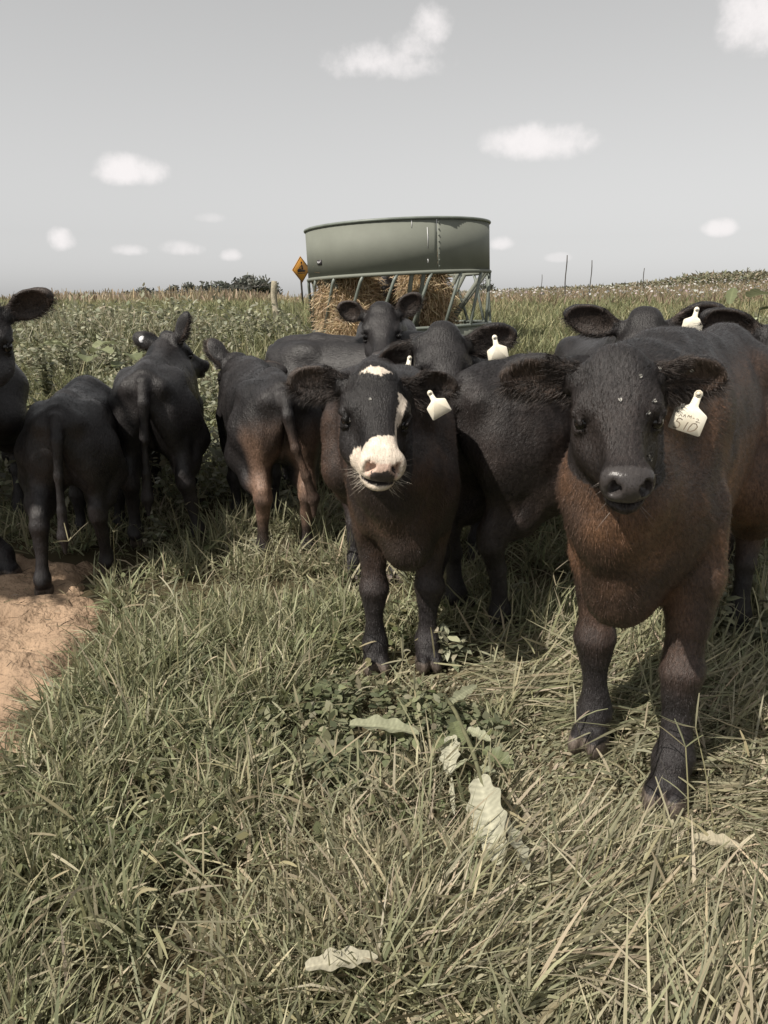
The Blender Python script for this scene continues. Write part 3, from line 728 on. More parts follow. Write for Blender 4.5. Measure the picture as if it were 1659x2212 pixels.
def coat_white(P, Hp, C, wet, n1, n2, n3, onhead):
    x, y, z = Hp[:, 0], Hp[:, 1], Hp[:, 2]
    jag = n3 * .022
    top = z > -.10 - .0
    m = np.zeros(len(P), bool)
    # star on the poll
    m |= onhead & (x < .058 + jag - np.abs(y + .006) * .55) & (x > .012 + jag * .6 + np.abs(y + .006) * .3) & (np.abs(y + .006) < .05 + jag) & (z > -.06)
    # stripe down the calf's left side of the face
    cx = np.interp(x, [.08, .16, .22, .30, .36], [.080, .066, .050, .050, .05]); hw = np.interp(x, [.07, .10, .17, .22, .27, .33], [.0, .017, .010, .003, .006, .02])
    m |= onhead & (x > .085) & (x < .36) & (np.abs(y - cx + jag * .2) < hw + jag * .15) & (z > -.085)
    # muzzle
    edge = .312 - .02 * (y / .05) + jag * .8
    m |= onhead & (x > edge) & (x < .5)
    # white running up along the jaw on the right side
    m |= onhead & (y < -.035) & (x > .262 + jag + np.maximum(0, z + .11) * 1.3) & (z < -.085 + jag * .3)
    m |= onhead & (y > .035) & (x > .285 + jag) & (z < -.075)
    Wc = np.array([.66, .575, .48])
    C[m] = Wc * (.92 + .16 * n2[m])[:, None]
    pad = onhead & (x > .402) & (np.abs(y) < .046 + n3 * .02) & (z > -.105 + n3 * .02) & (z < -.055)
    C[pad] = np.array([.60, .44, .36]) * (.85 + .3 * n2[pad])[:, None]
    dk = onhead & (x > .402) & (z < -.076 + n3 * .03 - np.abs(y - .006) * .35) & (np.abs(y - .004) < .034 + n3 * .03) & (z > -.135)
    C[dk] = [.06, .05, .05]
    lip = onhead & (x > .395) & (z < -.118) & (z > -.136)
    C[lip] = [.05, .042, .04]
    wet = np.where(pad, .8, np.where(m, .45, wet * 0))
    return C, wet

def coat_D(P, Hp, C, wet, n1, n2, n3, onhead):
    m = smooth01(-P[:, 0], .46, .56) * (1 - smooth01(P[:, 2], .62, .82)) * (.35 + .65 * smooth01(n1, .35, .6)) * smooth01(P[:, 2], .1, .2)
    C = C * (1 - m[:, None]) + np.array([.15, .095, .068]) * m[:, None]
    return C, wet

NEAR, MID = 0.0058, 0.008
pl = lambda dx, dy, y: at(dx, dy, y)
cam_yaw = R(-90)
# the big calf with the numbered tag
calf('calf', 'brown-chested black calf with the number 510 on its ear tag, nearest the camera', (0.915, 2.29), dirang(-.55, -.835), 1.18, (pl(1332, 800, 1.62), R(-97), R(-28), R(2)), .85,
     ears={'l': (.25, -.16, .1, .86), 'r': (.25, -.08, .1, .86)}, legs={'fr': (-.02, .02), 'fl': (.10, .03)}, h=NEAR, tags=[(1, .026, -.034, .068, -14, 'tag', 1)], hair=110000, brown=.62, trunk_w=.54, leg_w=.82, leg_r=.85, whisk=12, mw=.88, mh=.92)
calf('calf', 'white-muzzled black calf with a white star on its forehead', (0.015, 2.88), dirang(.12, -.993), 1.04, (pl(812, 826, 2.24), R(-84), R(-23), R(-7)), .94,
     ears={'l': (.2, .12, .2, .8), 'r': (.2, -.10, .2, .8)}, h=NEAR, tags=[(1, -.01, -.01, .062, 32, 'tag', 0)], hair=90000, brown=.25, coat=coat_white, muzzle='white', whisk=120, trunk_w=.70, leg_w=.72, leg_r=.88, mw=.97, mh=1.0)
calf('calf', 'glossy black calf standing side-on between the white-muzzled calf and calf 510', (0.78, 3.14), dirang(.82, .57), 1.06, (pl(1560, 800, 3.45), R(35), R(-35), 0), 1.0, h=NEAR, hair=80000, brown=.08, legs={'hr': (.02, 0)})
calf('calf', 'black calf looking over the white-muzzled calf, cream tags in both ears', (0.36, 4.05), dirang(-.05, -1), 1.06, (pl(956, 734, 3.10), R(-80), R(-34), R(-8)), 1.08,
     ears={'l': (.2, .25, .4), 'r': (.15, -.95, .4)}, h=.007, tags=[(1, .01, .012, .08, 14, 'tag', 0), (-1, -.055, -.02, .075, -10, 'tag', 0)], hair=30000)
calf('calf', 'black calf holding its head up in front of the hay feeder', (0.02, 5.55), dirang(0, -1), 1.05, (pl(824, 678, 4.6), R(-90), R(-26), R(2)), 1.08,
     ears={'l': (.2, .70, .1, .7), 'r': (.2, .38, .1, .68)}, h=MID, hair=15000)
calf('calf', 'black calf peering over the back of calf 510, cream tag in one ear', (1.22, 4.25), dirang(-.05, -1), 1.08, (pl(1392, 702, 3.32), R(-92), R(-34), R(0)), 1.14,
     ears={'l': (.2, .25, .3), 'r': (.2, .22, .3)}, h=MID, tags=[(1, .0, .048, .08, -8, 'tag', 0)], hair=20000)
calf('calf', 'black calf cut off by the right edge behind calf 510', (1.72, 3.60), dirang(-.12, -1), 1.1, (pl(1704, 715, 2.9), R(-100), R(-40), R(0)), 1.05,
     ears={'l': (.2, .2, .3), 'r': (.2, .25, .3)}, h=MID, hair=15000)
calf('calf', 'tall black calf cut off by the left edge, one ear raised', (-2.22, 3.80), dirang(.05, -1), 1.14, (pl(-42, 676, 3.05), R(-75), R(-30), R(0)), 1.05,
     ears={'l': (.1, .48, .1, .82), 'r': (.1, .1, .2)}, h=MID, hair=15000, trunk_w=.70, legs={'fl': (.0, .30)})
calf('calf', 'small black calf seen from behind, hind hoof on the bare sand', (-1.47, 3.72), dirang(-.2, .98), 0.87, (np.array([-1.75, 4.45, .52]), R(98), R(-55), 0), .9, h=MID, hair=20000,
     legs={'hl': (-.18, .03), 'hr': (.12, -.02)}, trunk_w=.82)
calf('calf', 'black calf seen from behind with a round white button in its ear', (-1.22, 4.24), dirang(-.15, 1), .96, (pl(366, 736, 4.6), R(58), R(-18), 0), .90,
     ears={'l': (.15, .12, .1, 1.05), 'r': (.5, 1.0, .1)}, h=MID, hair=20000, tags=[(1, .01, .0, .042, 0, 'disc', 0)], legs={'hr': (0, -.10)}, trunk_w=.76)
calf('calf', 'black calf with a pale brown hind leg, seen from behind', (-.63, 4.02), dirang(-.33, .94), .93, (pl(512, 785, 4.45), R(118), R(-30), 0), .95,
     ears={'l': (.1, 1.22, .1, .8), 'r': (.2, -.3, .1)}, h=.0065, hair=30000, coat=coat_D, tags=[(1, .0, .0, .07, 18, 'tag', 0)], trunk_w=.85,
     tail=[(-.605, 0, .90), (-.645, 0, .80), (-.66, -.03, .64), (-.655, -.08, .50), (-.64, -.12, .38)])
calf('calf', 'black calf standing broadside behind the white-muzzled calf, only its back showing', (-.12, 4.78), dirang(.95, -.28), 1.0, (np.array([.72, 4.45, .65]), R(-20), R(-50), 0), .95, h=MID, hair=12000)
calf('calf', 'black calf eating inside the hay feeder between the two hay heaps', (0.18, 11.1), dirang(-.15, -1), 1.15, (np.array([0.0, 10.15, 1.50]), R(-95), R(-45), 0), 1.0, h=.012, hair=0)

# ------------------------------------------------------------------ hay feeder
FC = np.array([*at(868, 700, 10.3)[:2], 0.0]); FC[2] = float(gz(FC[0], FC[1])); FR = 1.15
fd = empty('hay_feeder', FC); fd.rotation_euler = (0, R(-2.6), 0)
tag(fd, 'round green metal hay feeder with a high sheet skirt over slanted bars', 'hay feeder')
ZS0, ZS1 = 0.93, 1.50
def arc_sheet(a0, a1, r0, r1, z0, z1, n=48, th=.004):
    mb = MB(); an = np.linspace(a0, a1, n); V = []
    for (r, z) in ((r0, z0), (r1, z1), (r1 - th, z1), (r0 - th, z0)):
        V.append(np.c_[r * np.cos(an), r * np.sin(an), np.full(n, z)])
    V = np.concatenate(V); Q = []
    for k in range(4):
        k2 = (k + 1) % 4
        Q += [[k * n + i, k * n + i + 1, k2 * n + i + 1, k2 * n + i] for i in range(n - 1)]
    Q += [[0, n, 2 * n, 3 * n], [n - 1, 4 * n - 1, 3 * n - 1, 2 * n - 1]]
    mb.add(V, Q); return mb
for a0, a1 in ((R(-200), R(-68.2)), (R(-68), R(40)), (R(40.2), R(159.8))):
    p = arc_sheet(a0, a1, FR, FR, ZS0, ZS1, 64).build('skirt_panel', M_FGREEN, fd, smooth=False)
    for z in np.linspace(ZS0 + .05, ZS1 - .05, 8):
        MB().tube([((FR - .002) * math.cos(a0 + .015), (FR - .002) * math.sin(a0 + .015), z), ((FR + .008) * math.cos(a0 + .015), (FR + .008) * math.sin(a0 + .015), z)], .008, 6).build('bolt', M_FGREY, p)
ring = lambda r, z, n=72: np.c_[r * np.cos(np.linspace(0, 2 * math.pi, n)), r * np.sin(np.linspace(0, 2 * math.pi, n)), np.full(n, z)]
MB().tube(ring(FR + .004, ZS1), .017, 8, False).build('top_rim', M_FGREY, fd)
MB().tube(ring(FR + .002, ZS0 - .012), .022, 8, False).build('lower_rim', M_FGREEN, fd)
MB().tube(ring(FR + .0, .30), .02, 8, False).build('middle_rim', M_FGREY, fd)
arc_sheet(R(-180), R(179.9), FR - .0, FR - .0, .04, .285, 90).build('base_sheet', M_FGREEN, fd)
MB().tube(ring(FR + .0, .025), .022, 8, False).build('base_rim', M_FGREY, fd)
for k in range(18):
    a = R(-172 + k * 20); b = a - R(13)
    pts = [(FR * math.cos(b), FR * math.sin(b), .30), (FR * math.cos(a - R(2.0)), FR * math.sin(a - R(2.0)), .84), (FR * math.cos(a), FR * math.sin(a), ZS0 - .02)]
    MB().tube(pts, .019, 8).build('bar', M_FGREY, fd)
for k in range(6):
    a = R(-20 + 60 * k)
    for s_ in (-1, 1):
        d_ = np.array([-math.sin(a), math.cos(a), 0]) * .07 * s_
        p0 = np.array([(FR - .03) * math.cos(a), (FR - .03) * math.sin(a), ZS0 - .02]) + d_; p1 = np.array([(FR - .62) * math.cos(a), (FR - .62) * math.sin(a), .16]) + d_
        MB().tube([p0, p0 * .5 + p1 * .5, p1], .026, 6).build('cone_brace', M_FGREEN, fd)
# small maker's plate on the skirt
aa = math.atan2(-math.sqrt(1 - .82 ** 2), -.82)
bd = MB().box((0, 0, 0), (.045, .004, .028)); Mz = rotm(aa + math.pi / 2, 0, 0)
bt = np.array([(FR + .006) * math.cos(aa), (FR + .006) * math.sin(aa), ZS0 + .17])
bd = bd.xf(Mz, bt).build('maker_plate', M_BLACK, fd, smooth=False)
pm = MB()
for (x0, z0_, x1, z1_) in ((-.035, .012, -.015, -.012), (-.015, -.012, .0, .010), (.0, .010, .012, -.008), (.012, -.008, .036, .014)):
    pm.tube([(x0, -.007, z0_), (x1, -.007, z1_)], .003, 5)
pm.xf(Mz, bt).build('plate_mark', M_WTAG, bd)

for (a_s, z0_, z1_) in ((-83, 1.40, 1.49), (-74, 1.18, 1.40), (-74.2, 1.02, 1.06)):
    a_ = R(a_s); c_ = np.array([(FR + .001) * math.cos(a_), (FR + .001) * math.sin(a_), 0])
    MB().tube([c_ + [0, 0, z0_], c_ + [.004, 0, (z0_ + z1_) / 2], c_ + [0, 0, z1_]], .0035, 5).build('scratch', M_WTAG, fd)
# hay heaps in the feeder
HAYC = [(.42, .32, .20), (.50, .39, .25), (.34, .25, .155), (.56, .46, .32), (.24, .18, .11)]
M_HAYB = mat_plain('hay_mass', (.20, .135, .065), .9, .4, 12, bump=.8, bscale=40)
def hay_heap(label, c, r, h, n, seed, lean=(0, 0), top=.8):
    base = np.array([FC[0] + c[0], FC[1] + c[1], FC[2] + .02])
    root = empty('hay_heap', base); tag(root, label, 'hay', 'hay in the feeder')
    nu, nv = 40, 56
    u = np.linspace(0, 1, nu); v = np.linspace(0, 2 * math.pi, nv, endpoint=False)
    U, Vv = np.meshgrid(u, v, indexing='ij')
    prof = np.where(U < .85, 1.05 - (1 - top) * U / .85 - .12 * np.sin(U * 9), (1.05 - (1 - top)) * np.sqrt(np.clip(1 - ((U - .85) / .15) ** 2, 0, 1)))
    nn = vnoise(np.c_[np.cos(Vv.ravel()), np.sin(Vv.ravel()), U.ravel() * 2], 2.2, seed, 3).reshape(U.shape)
    rr = prof * (.7 + .55 * nn)
    X = r[0] * rr * np.cos(Vv) + lean[0] * U * h; Y = r[1] * rr * np.sin(Vv) + lean[1] * U * h; Z = U * h
    P = np.stack([X, Y, Z], -1).reshape(-1, 3)
    ii = np.arange(nu * nv).reshape(nu, nv)
    q = np.stack([ii[:-1], np.roll(ii, -1, 1)[:-1], np.roll(ii, -1, 1)[1:], ii[1:]], -1).reshape(-1, 4)
    mesh('hay_mass', P, q, None, M_HAYB, root)
    k = rng.choice(len(P), n); b = P[k] + rng.normal(0, .015, (n, 3))
    az = np.arctan2(P[k, 1] - lean[1] * P[k, 2], P[k, 0] - lean[0] * P[k, 2]) + rng.normal(0, .9, n)
    el = rng.normal(-.5, .7, n)
    V, Q, C = strips(b, az, el, .06 + .15 * rng.random(n), .004 + .005 * rng.random(n), rng.normal(.5, .6, n), palette(n, HAYC, (3, 3, 2, 2, 1)), [1, 1, 1, .5], rng.random(n) * 3)
    f = Fol(); f.add(V, Q, C)
    o = f.build('loose_hay', M_HAY, root, smooth=False); o['kind'] = 'stuff'
hay_heap('golden loose hay spilling from the left side of the feeder', (-.66, -.40), (.34, .40), 1.02, 9000, 61, (-.0, .05), .9)
hay_heap('golden hay heap hanging down in the middle-right of the feeder', (.38, -.25), (.27, .40), 1.25, 7000, 62, (-.14, .0), .95)
hay_heap('brown hay slipping off over the feeder rim beside the calf', (-.56, -1.0), (.30, .22), .52, 4000, 63, (0, .2), .6)

# ------------------------------------------------------------------ sign
sg = at(657, 650, 20.0); sg[2] = float(gz(sg[0], sg[1]))
tp = at(647, 553, 20.0)[2]; md = at(647, 582, 20.0)[2]; bt_ = at(650, 611, 20.0)[2]
sr = empty('warning_sign', sg, R(50)); sr.rotation_euler = (0, R(-4), R(50))
tag(sr, 'orange diamond sign with a snowmobile pictogram beside the feeder', 'sign')
hh = (tp - bt_) / 2; cz = (tp + bt_) / 2 - sg[2]
def flat(mb):   # outline in x,z -> world plane facing -y
    return mb.xf(np.array([[1, 0, 0], [0, 0, -1], [0, 1, 0]]), (0, 0, cz))
rd = lambda k: [(0, hh * k), (-hh * k * .98, 0), (0, -hh * k), (hh * k * .98, 0)]
pn = flat(MB().prism(rd(1.0), 0, .006)).build('sign_panel', M_ORANGE, sr, smooth=False)
bdr = MB()
for (a, b) in zip(rd(.93), rd(.93)[1:] + rd(.93)[:1]): bdr.ribbon([a, b], .016, .009)
flat(bdr).build('border', M_BLACK, pn, smooth=False)
pg = MB(); k = hh
pg.prism([(-.42 * k, -.30 * k), (.40 * k, -.30 * k), (.44 * k, -.25 * k), (-.40 * k, -.25 * k)], .008, .011)   # ski
pg.prism([(-.40 * k, -.18 * k), (.40 * k, -.18 * k), (.42 * k, -.04 * k), (.0, -.02 * k), (-.10 * k, .10 * k), (-.34 * k, .06 * k), (-.44 * k, -.06 * k)], .008, .011)   # sled
pg.prism([(.02 * k, .0), (.22 * k, .0), (.16 * k, .26 * k), (.10 * k, .38 * k), (.0, .36 * k), (.04 * k, .2 * k)], .008, .011)   # rider
pg.prism([(.05 * k + .075 * k * math.cos(a), .50 * k + .09 * k * math.sin(a)) for a in np.linspace(0, 6.28, 14)[:-1]], .008, .011)
pg.prism([(.02 * k, .30 * k), (.02 * k, .24 * k), (-.20 * k, .10 * k), (-.22 * k, .15 * k)], .008, .011)
flat(pg).build('pictogram', M_BLACK, pn, smooth=False)
MB().tube([(0, .03, -.1), (0, .03, cz - hh * .2), (0, .03, cz + hh * .3)], .024, 8).build('post', M_STEEL, sr)

# ------------------------------------------------------------------ fence posts
def post(label, x, y, z1, r, mat, lean=0.0, name='fence_post'):
    z0 = float(gz(x, y)); n = 9
    t = np.linspace(0, 1, n); pts = np.c_[x + lean * t + .012 * np.sin(t * 9 + x), np.full(n, y), z0 - .1 + (z1 - z0 + .1) * t]
    o = MB().tube(pts - [x, y, z0], r * (1.05 - .18 * t) * (1 + .06 * np.sin(t * 17)), 10).build(name, mat)
    o.location = (x, y, z0); tag(o, label, 'post', 'fence posts in the field'); return o
p = at(598, 720, 13.0); fp = post('pale weathered wooden fence post left of the feeder', p[0], 13.0, at(595, 607, 13)[2], .055, M_WOOD, -.02)
for (dx, dt, y, r, lb) in ((1219, 551, 27, .02, 'tall thin post with a dry weed tuft at its foot, right of the feeder'), (1273, 562, 27, .017, 'thin dark post second from the feeder on the right ridge'), (1386, 579, 31, .017, 'thin dark post third from the feeder on the right ridge'),
                       (1168, 593, 34, .014, 'short thin post on the ridge just right of the feeder'), (1606, 577, 38, .014, 'faint thin post at the right end of the ridge')):
    p = at(dx, 650, y); post(lb, p[0], y, at(dx, dt, y)[2], r, M_STEEL)
wa = at(585, 618, 13.0)
wz = at(595, 612, 13.0)
w_ = MB(); 
q0 = at(594, 615, 13.0); q1 = at(150, 632, 30.0)
t = np.linspace(0, 1, 20)[:, None]; w_.tube(q0 * (1 - t) + q1 * t - np.c_[0 * t, 0 * t, .10 * 4 * t * (1 - t)], .0035, 5)
tag(w_.build('fence_wire', M_STEEL), 'thin wire running left from the wooden fence post', 'wire')
pq = post('thin grey stake holding the wire in the reeds on the left', q1[0], 30.0, q1[2] + .03, .03, M_STEEL)

# ------------------------------------------------------------------ far trees
def tree(label, dx, dtop, half_w, y, n, cols=((.105, .112, .098), (.135, .14, .12), (.085, .092, .08), (.165, .165, .14)), name='tree'):  # crown colours lightened and greyed to paint in the distance haze
    x = at(dx, 640, y)[0]; z0 = float(gz(x, y)) - .3; z1 = at(dx, dtop - 3, y)[2]; half_w *= 1.1; hgt = z1 - z0
    w = half_w / 2212 * 1024 / FPX * y
    root = empty(name, (x, y, z0)); tag(root, label, 'tree', 'far trees along the horizon')
    mb = MB(); mb.tube([(0, 0, 0), (.1, 0, hgt * .3), (.0, .1, hgt * .62), (.05, 0, hgt * .85)], [hgt * .035, hgt * .028, hgt * .016, hgt * .006], 8)
    for i in range(7):
        a = rng.random() * 6.28; zz = hgt * (.25 + .4 * rng.random())
        mb.tube([(.05, .05, zz), (w * .4 * math.cos(a), w * .4 * math.sin(a), zz + hgt * .12), (w * .75 * math.cos(a), w * .75 * math.sin(a), zz + hgt * .2)], [hgt * .014, hgt * .009, hgt * .003], 6)
    mb.build('trunk', M_BARK, root)
    nc = 26; a = rng.random(nc) * 6.28; rr = np.sqrt(rng.random(nc)) * w * .8; cz_ = hgt * (.30 + .60 * rng.random(nc) * (1 - .45 * (rr / w) ** 2))
    cc = np.c_[rr * np.cos(a), rr * np.sin(a), cz_]; cr = w * (.18 + .2 * rng.random(nc))
    k = rng.integers(0, nc, n); d = rng.normal(0, 1, (n, 3)); d /= np.linalg.norm(d, axis=1)[:, None]
    b = cc[k] + d * (cr[k] * (rng.random(n) ** .4))[:, None] * [1, 1, .8]; b[:, 2] = np.minimum(b[:, 2], hgt)
    tone = (.7 + .6 * rng.random(nc))[k][:, None]
    V, Q, C = strips(b, rng.random(n) * 6.28, rng.normal(0, .6, n), w * (.10 + .10 * rng.random(n)), w * (.06 + .06 * rng.random(n)), np.zeros(n), palette(n, cols, [1] * len(cols)) * tone, [.5, 1, .5], rng.random(n) * 3)
    f = Fol(); f.add(V, Q, C); f.build('crown', M_LEAF, root, smooth=False)
tree('tallest dark tree in the clump left of the sign', 548, 597, 46, 170, 3200)
tree('low rounded tree at the left of the dark clump', 478, 614, 44, 165, 2400)
tree('small tree filling the right end of the dark clump', 588, 610, 26, 175, 1600)
tree('lone round tree standing over the reeds', 393, 608, 30, 185, 1800)
tree('low bushy tree furthest left above the reeds', 303, 624, 36, 180, 1800)
tree('small far tree seen through the feeder legs', 1043, 598, 24, 120, 1200)

# ------------------------------------------------------------------ unseen tree added left of the view to shade the left calves
st_ = empty('added_shade_tree', (-4.45, 2.1, -.2)); tag(st_, 'leafy tree added out of view on the left to cast shade over the calves', 'tree')
mb = MB(); mb.tube([(0, 0, -.1), (.05, 0, 1.4), (.1, .1, 2.8), (.2, .2, 4.2)], [.16, .13, .10, .04], 10)
for i in range(9):
    a = i * .7; mb.tube([(.1, .05, 2.2 + .15 * i), (.5 * math.cos(a), .5 * math.sin(a), 2.8 + .15 * i), (1.0 * math.cos(a), 1.0 * math.sin(a), 3.1 + .15 * i)], [.06, .035, .012], 6)
mb.build('trunk', M_BARK, st_)
SHADE_N = 5600
n = SHADE_N; nc = 30; cc = rng.normal(0, 1, (nc, 3)); cc /= np.linalg.norm(cc, axis=1)[:, None]; cc = cc * (rng.random((nc, 1)) ** .5) * [1.0, 1.15, .75] + [.25, .25, 3.6]
k = rng.integers(0, nc, n); d = rng.normal(0, .22, (n, 3)); b = cc[k] + d
V, Q, C = strips(b, rng.random(n) * 6.28, rng.normal(0, .5, n), .10 + .08 * rng.random(n), .07 + .05 * rng.random(n), rng.random(n) * .6, palette(n, GREENS[:3], (1, 1, 1)), LEAFP)
f = Fol(); f.add(V, Q, C); f.build('crown', M_LEAF, st_, smooth=False)

# ------------------------------------------------------------------ grass
def sample_view(n, y0, y1, power=1.0, margin=1.12, xlim=None):
    """random plan positions inside the visible wedge between two distances"""
    hw = lambda y: (.50 + .15 * np.exp(-(y - .9) / 1.3)) * margin * y
    ym = (y0 + y1) / 2; n = int(n * (1 + 1.0 / float(hw(ym))))      # a little wider than the view, at the same density
    t = rng.random(n); y = (y0 ** (2 - power) + t * (y1 ** (2 - power) - y0 ** (2 - power))) ** (1 / (2 - power))
    x = (rng.random(n) * 2 - 1) * (hw(y) + 1.0)
    return np.c_[x, y]
def clear(P, m=0.02):
    return P[poly_dist(P, SP) + (vnoise(np.c_[P, 0 * P[:, 0]], 7, 21, 3) - .5) * .24 > m]
def onground(P, dz=0.0): return np.c_[P, gz(P[:, 0], P[:, 1]) + dz]

G = Fol()
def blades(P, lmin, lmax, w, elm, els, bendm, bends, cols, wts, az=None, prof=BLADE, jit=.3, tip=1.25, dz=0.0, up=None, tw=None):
    n = len(P)
    if az is None: az = rng.random(n) * 6.28
    el = np.clip(rng.normal(elm, els, n), -.1, 1.5)
    ln = lmin + (lmax - lmin) * rng.random(n) ** 1.4
    V, Q, C = strips(onground(P, dz) if up is None else np.c_[P, gz(P[:, 0], P[:, 1]) + up], az, el, ln, w * (.6 + .8 * rng.random(n)), rng.normal(bendm, bends, n), palette(n, cols, wts, jit), prof, rng.normal(0, .7, n) if tw is None else tw, tipcol=tip)
    return V, Q, C
# how flattened the grass lies: strongly on the right front, patchy elsewhere
def flat_w(P): return smooth01(P[:, 0] - .12 + (vnoise(np.c_[P, 0 * P[:, 0]], 1.6, 41, 2) - .5) * .9, -.1, .35) * (1 - smooth01(P[:, 1], 2.3, 3.4))
HOOF = np.array([ground_at(*p)[:2] for p in [(1440, 1735), (1225, 1625), (835, 1430), (935, 1450)]])
MPC = ground_at(790, 1600)[:2]
SPG = ground_at(1075, 1830)[:2]
def mid_patch(P):
    d = np.hypot((P[:, 0] - MPC[0]) / .42, (P[:, 1] - MPC[1]) / .34) + (vnoise(np.c_[P, 0 * P[:, 0]], 4, 66, 2) - .5) * .9
    return 1 - smooth01(d, .55, 1.0)
def hoof_near(P):
    d = np.min(np.linalg.norm((P[:, None, :] - HOOF[None] + np.array([0, .12])) * [1, .7], axis=2), 1)
    return 1 - smooth01(d, .13, .30)
def patch(P, sc, sd): return vnoise(np.c_[P, 0 * P[:, 0]], sc, sd, 2)

for (n, y0, y1, l0, l1, w) in ((50000, .80, 1.7, .05, .19, .0060), (54000, 1.6, 3.0, .05, .20, .0066), (45000, 2.8, 5.2, .06, .22, .0075)):
    P = clear(sample_view(n, y0, y1, .6)); n = len(P); fw = flat_w(P)
    P = P[rng.random(n) < np.clip((patch(P, 5.0, 51) - .40 + .22 * fw) * 5.5, .10, 1)]; n = len(P); fw = flat_w(P)
    # swept direction for the lodged grass
    sw = np.where(rng.random(n) < .86, R(28) + rng.normal(0, .42, n) + (patch(P, .9, 52) - .5) * 2.2, R(200) + rng.normal(0, .5, n))
    az = np.where(rng.random(n) < fw * .9, sw, rng.random(n) * 6.28)
    el = np.where(rng.random(n) < fw, np.abs(rng.normal(.10, .16, n)), np.clip(rng.normal(.85, .38, n), .05, 1.5))
    ln = (l0 + (l1 - l0) * rng.random(n) ** 1.3) * (1 + .6 * fw) * (.45 + 1.1 * patch(P, 2.6, 53))
    dry = smooth01(patch(P, 1.4, 54) + .25 * fw + rng.normal(0, .12, n), .45, .75)[:, None]
    c = palette(n, [(.225, .23, .135), (.285, .287, .172), (.16, .168, .10), (.36, .345, .23), (.48, .435, .305)], (4, 4, 3, 2, .6)) * (1 - dry) + palette(n, GREENS, (1.6, 2.4, 1, 3, 2.4)) * dry
    lift = rng.random(n) * .05 * (.4 + fw); hf = hoof_near(P); ln = ln * (1 - .88 * hf) * (1 - .6 * mid_patch(P)) * (1 - .6 * np.exp(-(((P[:, 0] - SPG[0]) / .10) ** 2 + ((P[:, 1] - SPG[1]) / .16) ** 2))); lift = lift * (1 - .9 * hf)
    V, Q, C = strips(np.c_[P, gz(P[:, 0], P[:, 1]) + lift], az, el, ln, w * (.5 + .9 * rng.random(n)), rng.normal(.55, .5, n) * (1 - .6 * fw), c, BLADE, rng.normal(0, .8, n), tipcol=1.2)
    G.add(V, Q, C)
# thick pale seed spikes
for (n, y0, y1) in ((900, .9, 1.8), (900, 1.7, 3.2), (500, 3.0, 5.0)):
    P = clear(sample_view(n, y0, y1, .6)); n = len(P); fw = flat_w(P)
    P = P[rng.random(n) > fw * .6]; n = len(P)
    V, Q, C = strips(np.c_[P, gz(P[:, 0], P[:, 1]) + .02 + .09 * rng.random(n)], rng.random(n) * 6.28, np.clip(rng.normal(.5, .4, n), -.1, 1.3), .05 + .07 * rng.random(n), .0058 * (.6 + .7 * rng.random(n)), rng.normal(.35, .3, n), palette(n, [(.40, .36, .24), (.33, .30, .19), (.46, .42, .30), (.27, .26, .16)], (2, 2, 1, 2)), [.55, 1, 1, .9, .4], rng.random(n) * 3)
    G.add(V, Q, C)
# finger-like seed heads on stalks
P = np.concatenate([clear(sample_view(60, 1.2, 3.0, .6)), np.array([ground_at(*p)[:2] for p in [(240, 1225), (300, 1200), (330, 1180), (400, 1215), (480, 1190), (560, 1215), (700, 1200), (720, 1175), (690, 1230), (1080, 1190), (1100, 1175), (1130, 1210), (1560, 1230), (1600, 1270), (1640, 1200), (1590, 1180), (1530, 1330), (250, 1250), (220, 1290), (430, 1170), (640, 1190)]])])
for p in P:
    h_ = .16 + .16 * rng.random(); a0 = rng.random() * 6.28; le = 1.2 + .25 * rng.random()
    b = np.array([[p[0], p[1], float(gz(*p))]])
    V, Q, C = strips(b, np.array([a0]), np.array([le]), np.array([h_]), np.array([.0034]), np.array([.3]), np.array([[.30, .28, .16]]), [1, 1, .9, .8]); G.add(V, Q, C)
    tipp = V[-2:].mean(0); m = rng.integers(3, 7)
    V, Q, C = strips(np.repeat(tipp[None], m, 0), rng.random(m) * 6.28, rng.normal(.45, .4, m), .05 + .06 * rng.random(m), np.full(m, .004), rng.normal(.2, .3, m), palette(m, [(.36, .33, .22), (.28, .27, .17)], (1, 1)), [.7, 1, 1, .6]); G.add(V, Q, C)
# low broad-leaved patch in front of the white-muzzled calf
P = MPC + rng.normal(0, 1, (7000, 2)) * [.30, .24]; P = P[mid_patch(P) > .3]; P = P[rng.random(len(P)) < np.clip((patch(P, 7, 67) - .38) * 6, .05, 1)]; n = len(P)
V, Q, C = strips(np.c_[P, gz(P[:, 0], P[:, 1]) + .015 + .07 * rng.random(n)], rng.random(n) * 6.28, rng.normal(.15, .4, n), .018 + .03 * rng.random(n), .012 + .014 * rng.random(n), rng.normal(.5, .4, n), palette(n, [(.19, .205, .12), (.24, .25, .15), (.13, .145, .085), (.29, .28, .19)], (2, 2, 2, 1)), LEAFP, rng.normal(0, .4, n)); G.add(V, Q, C)
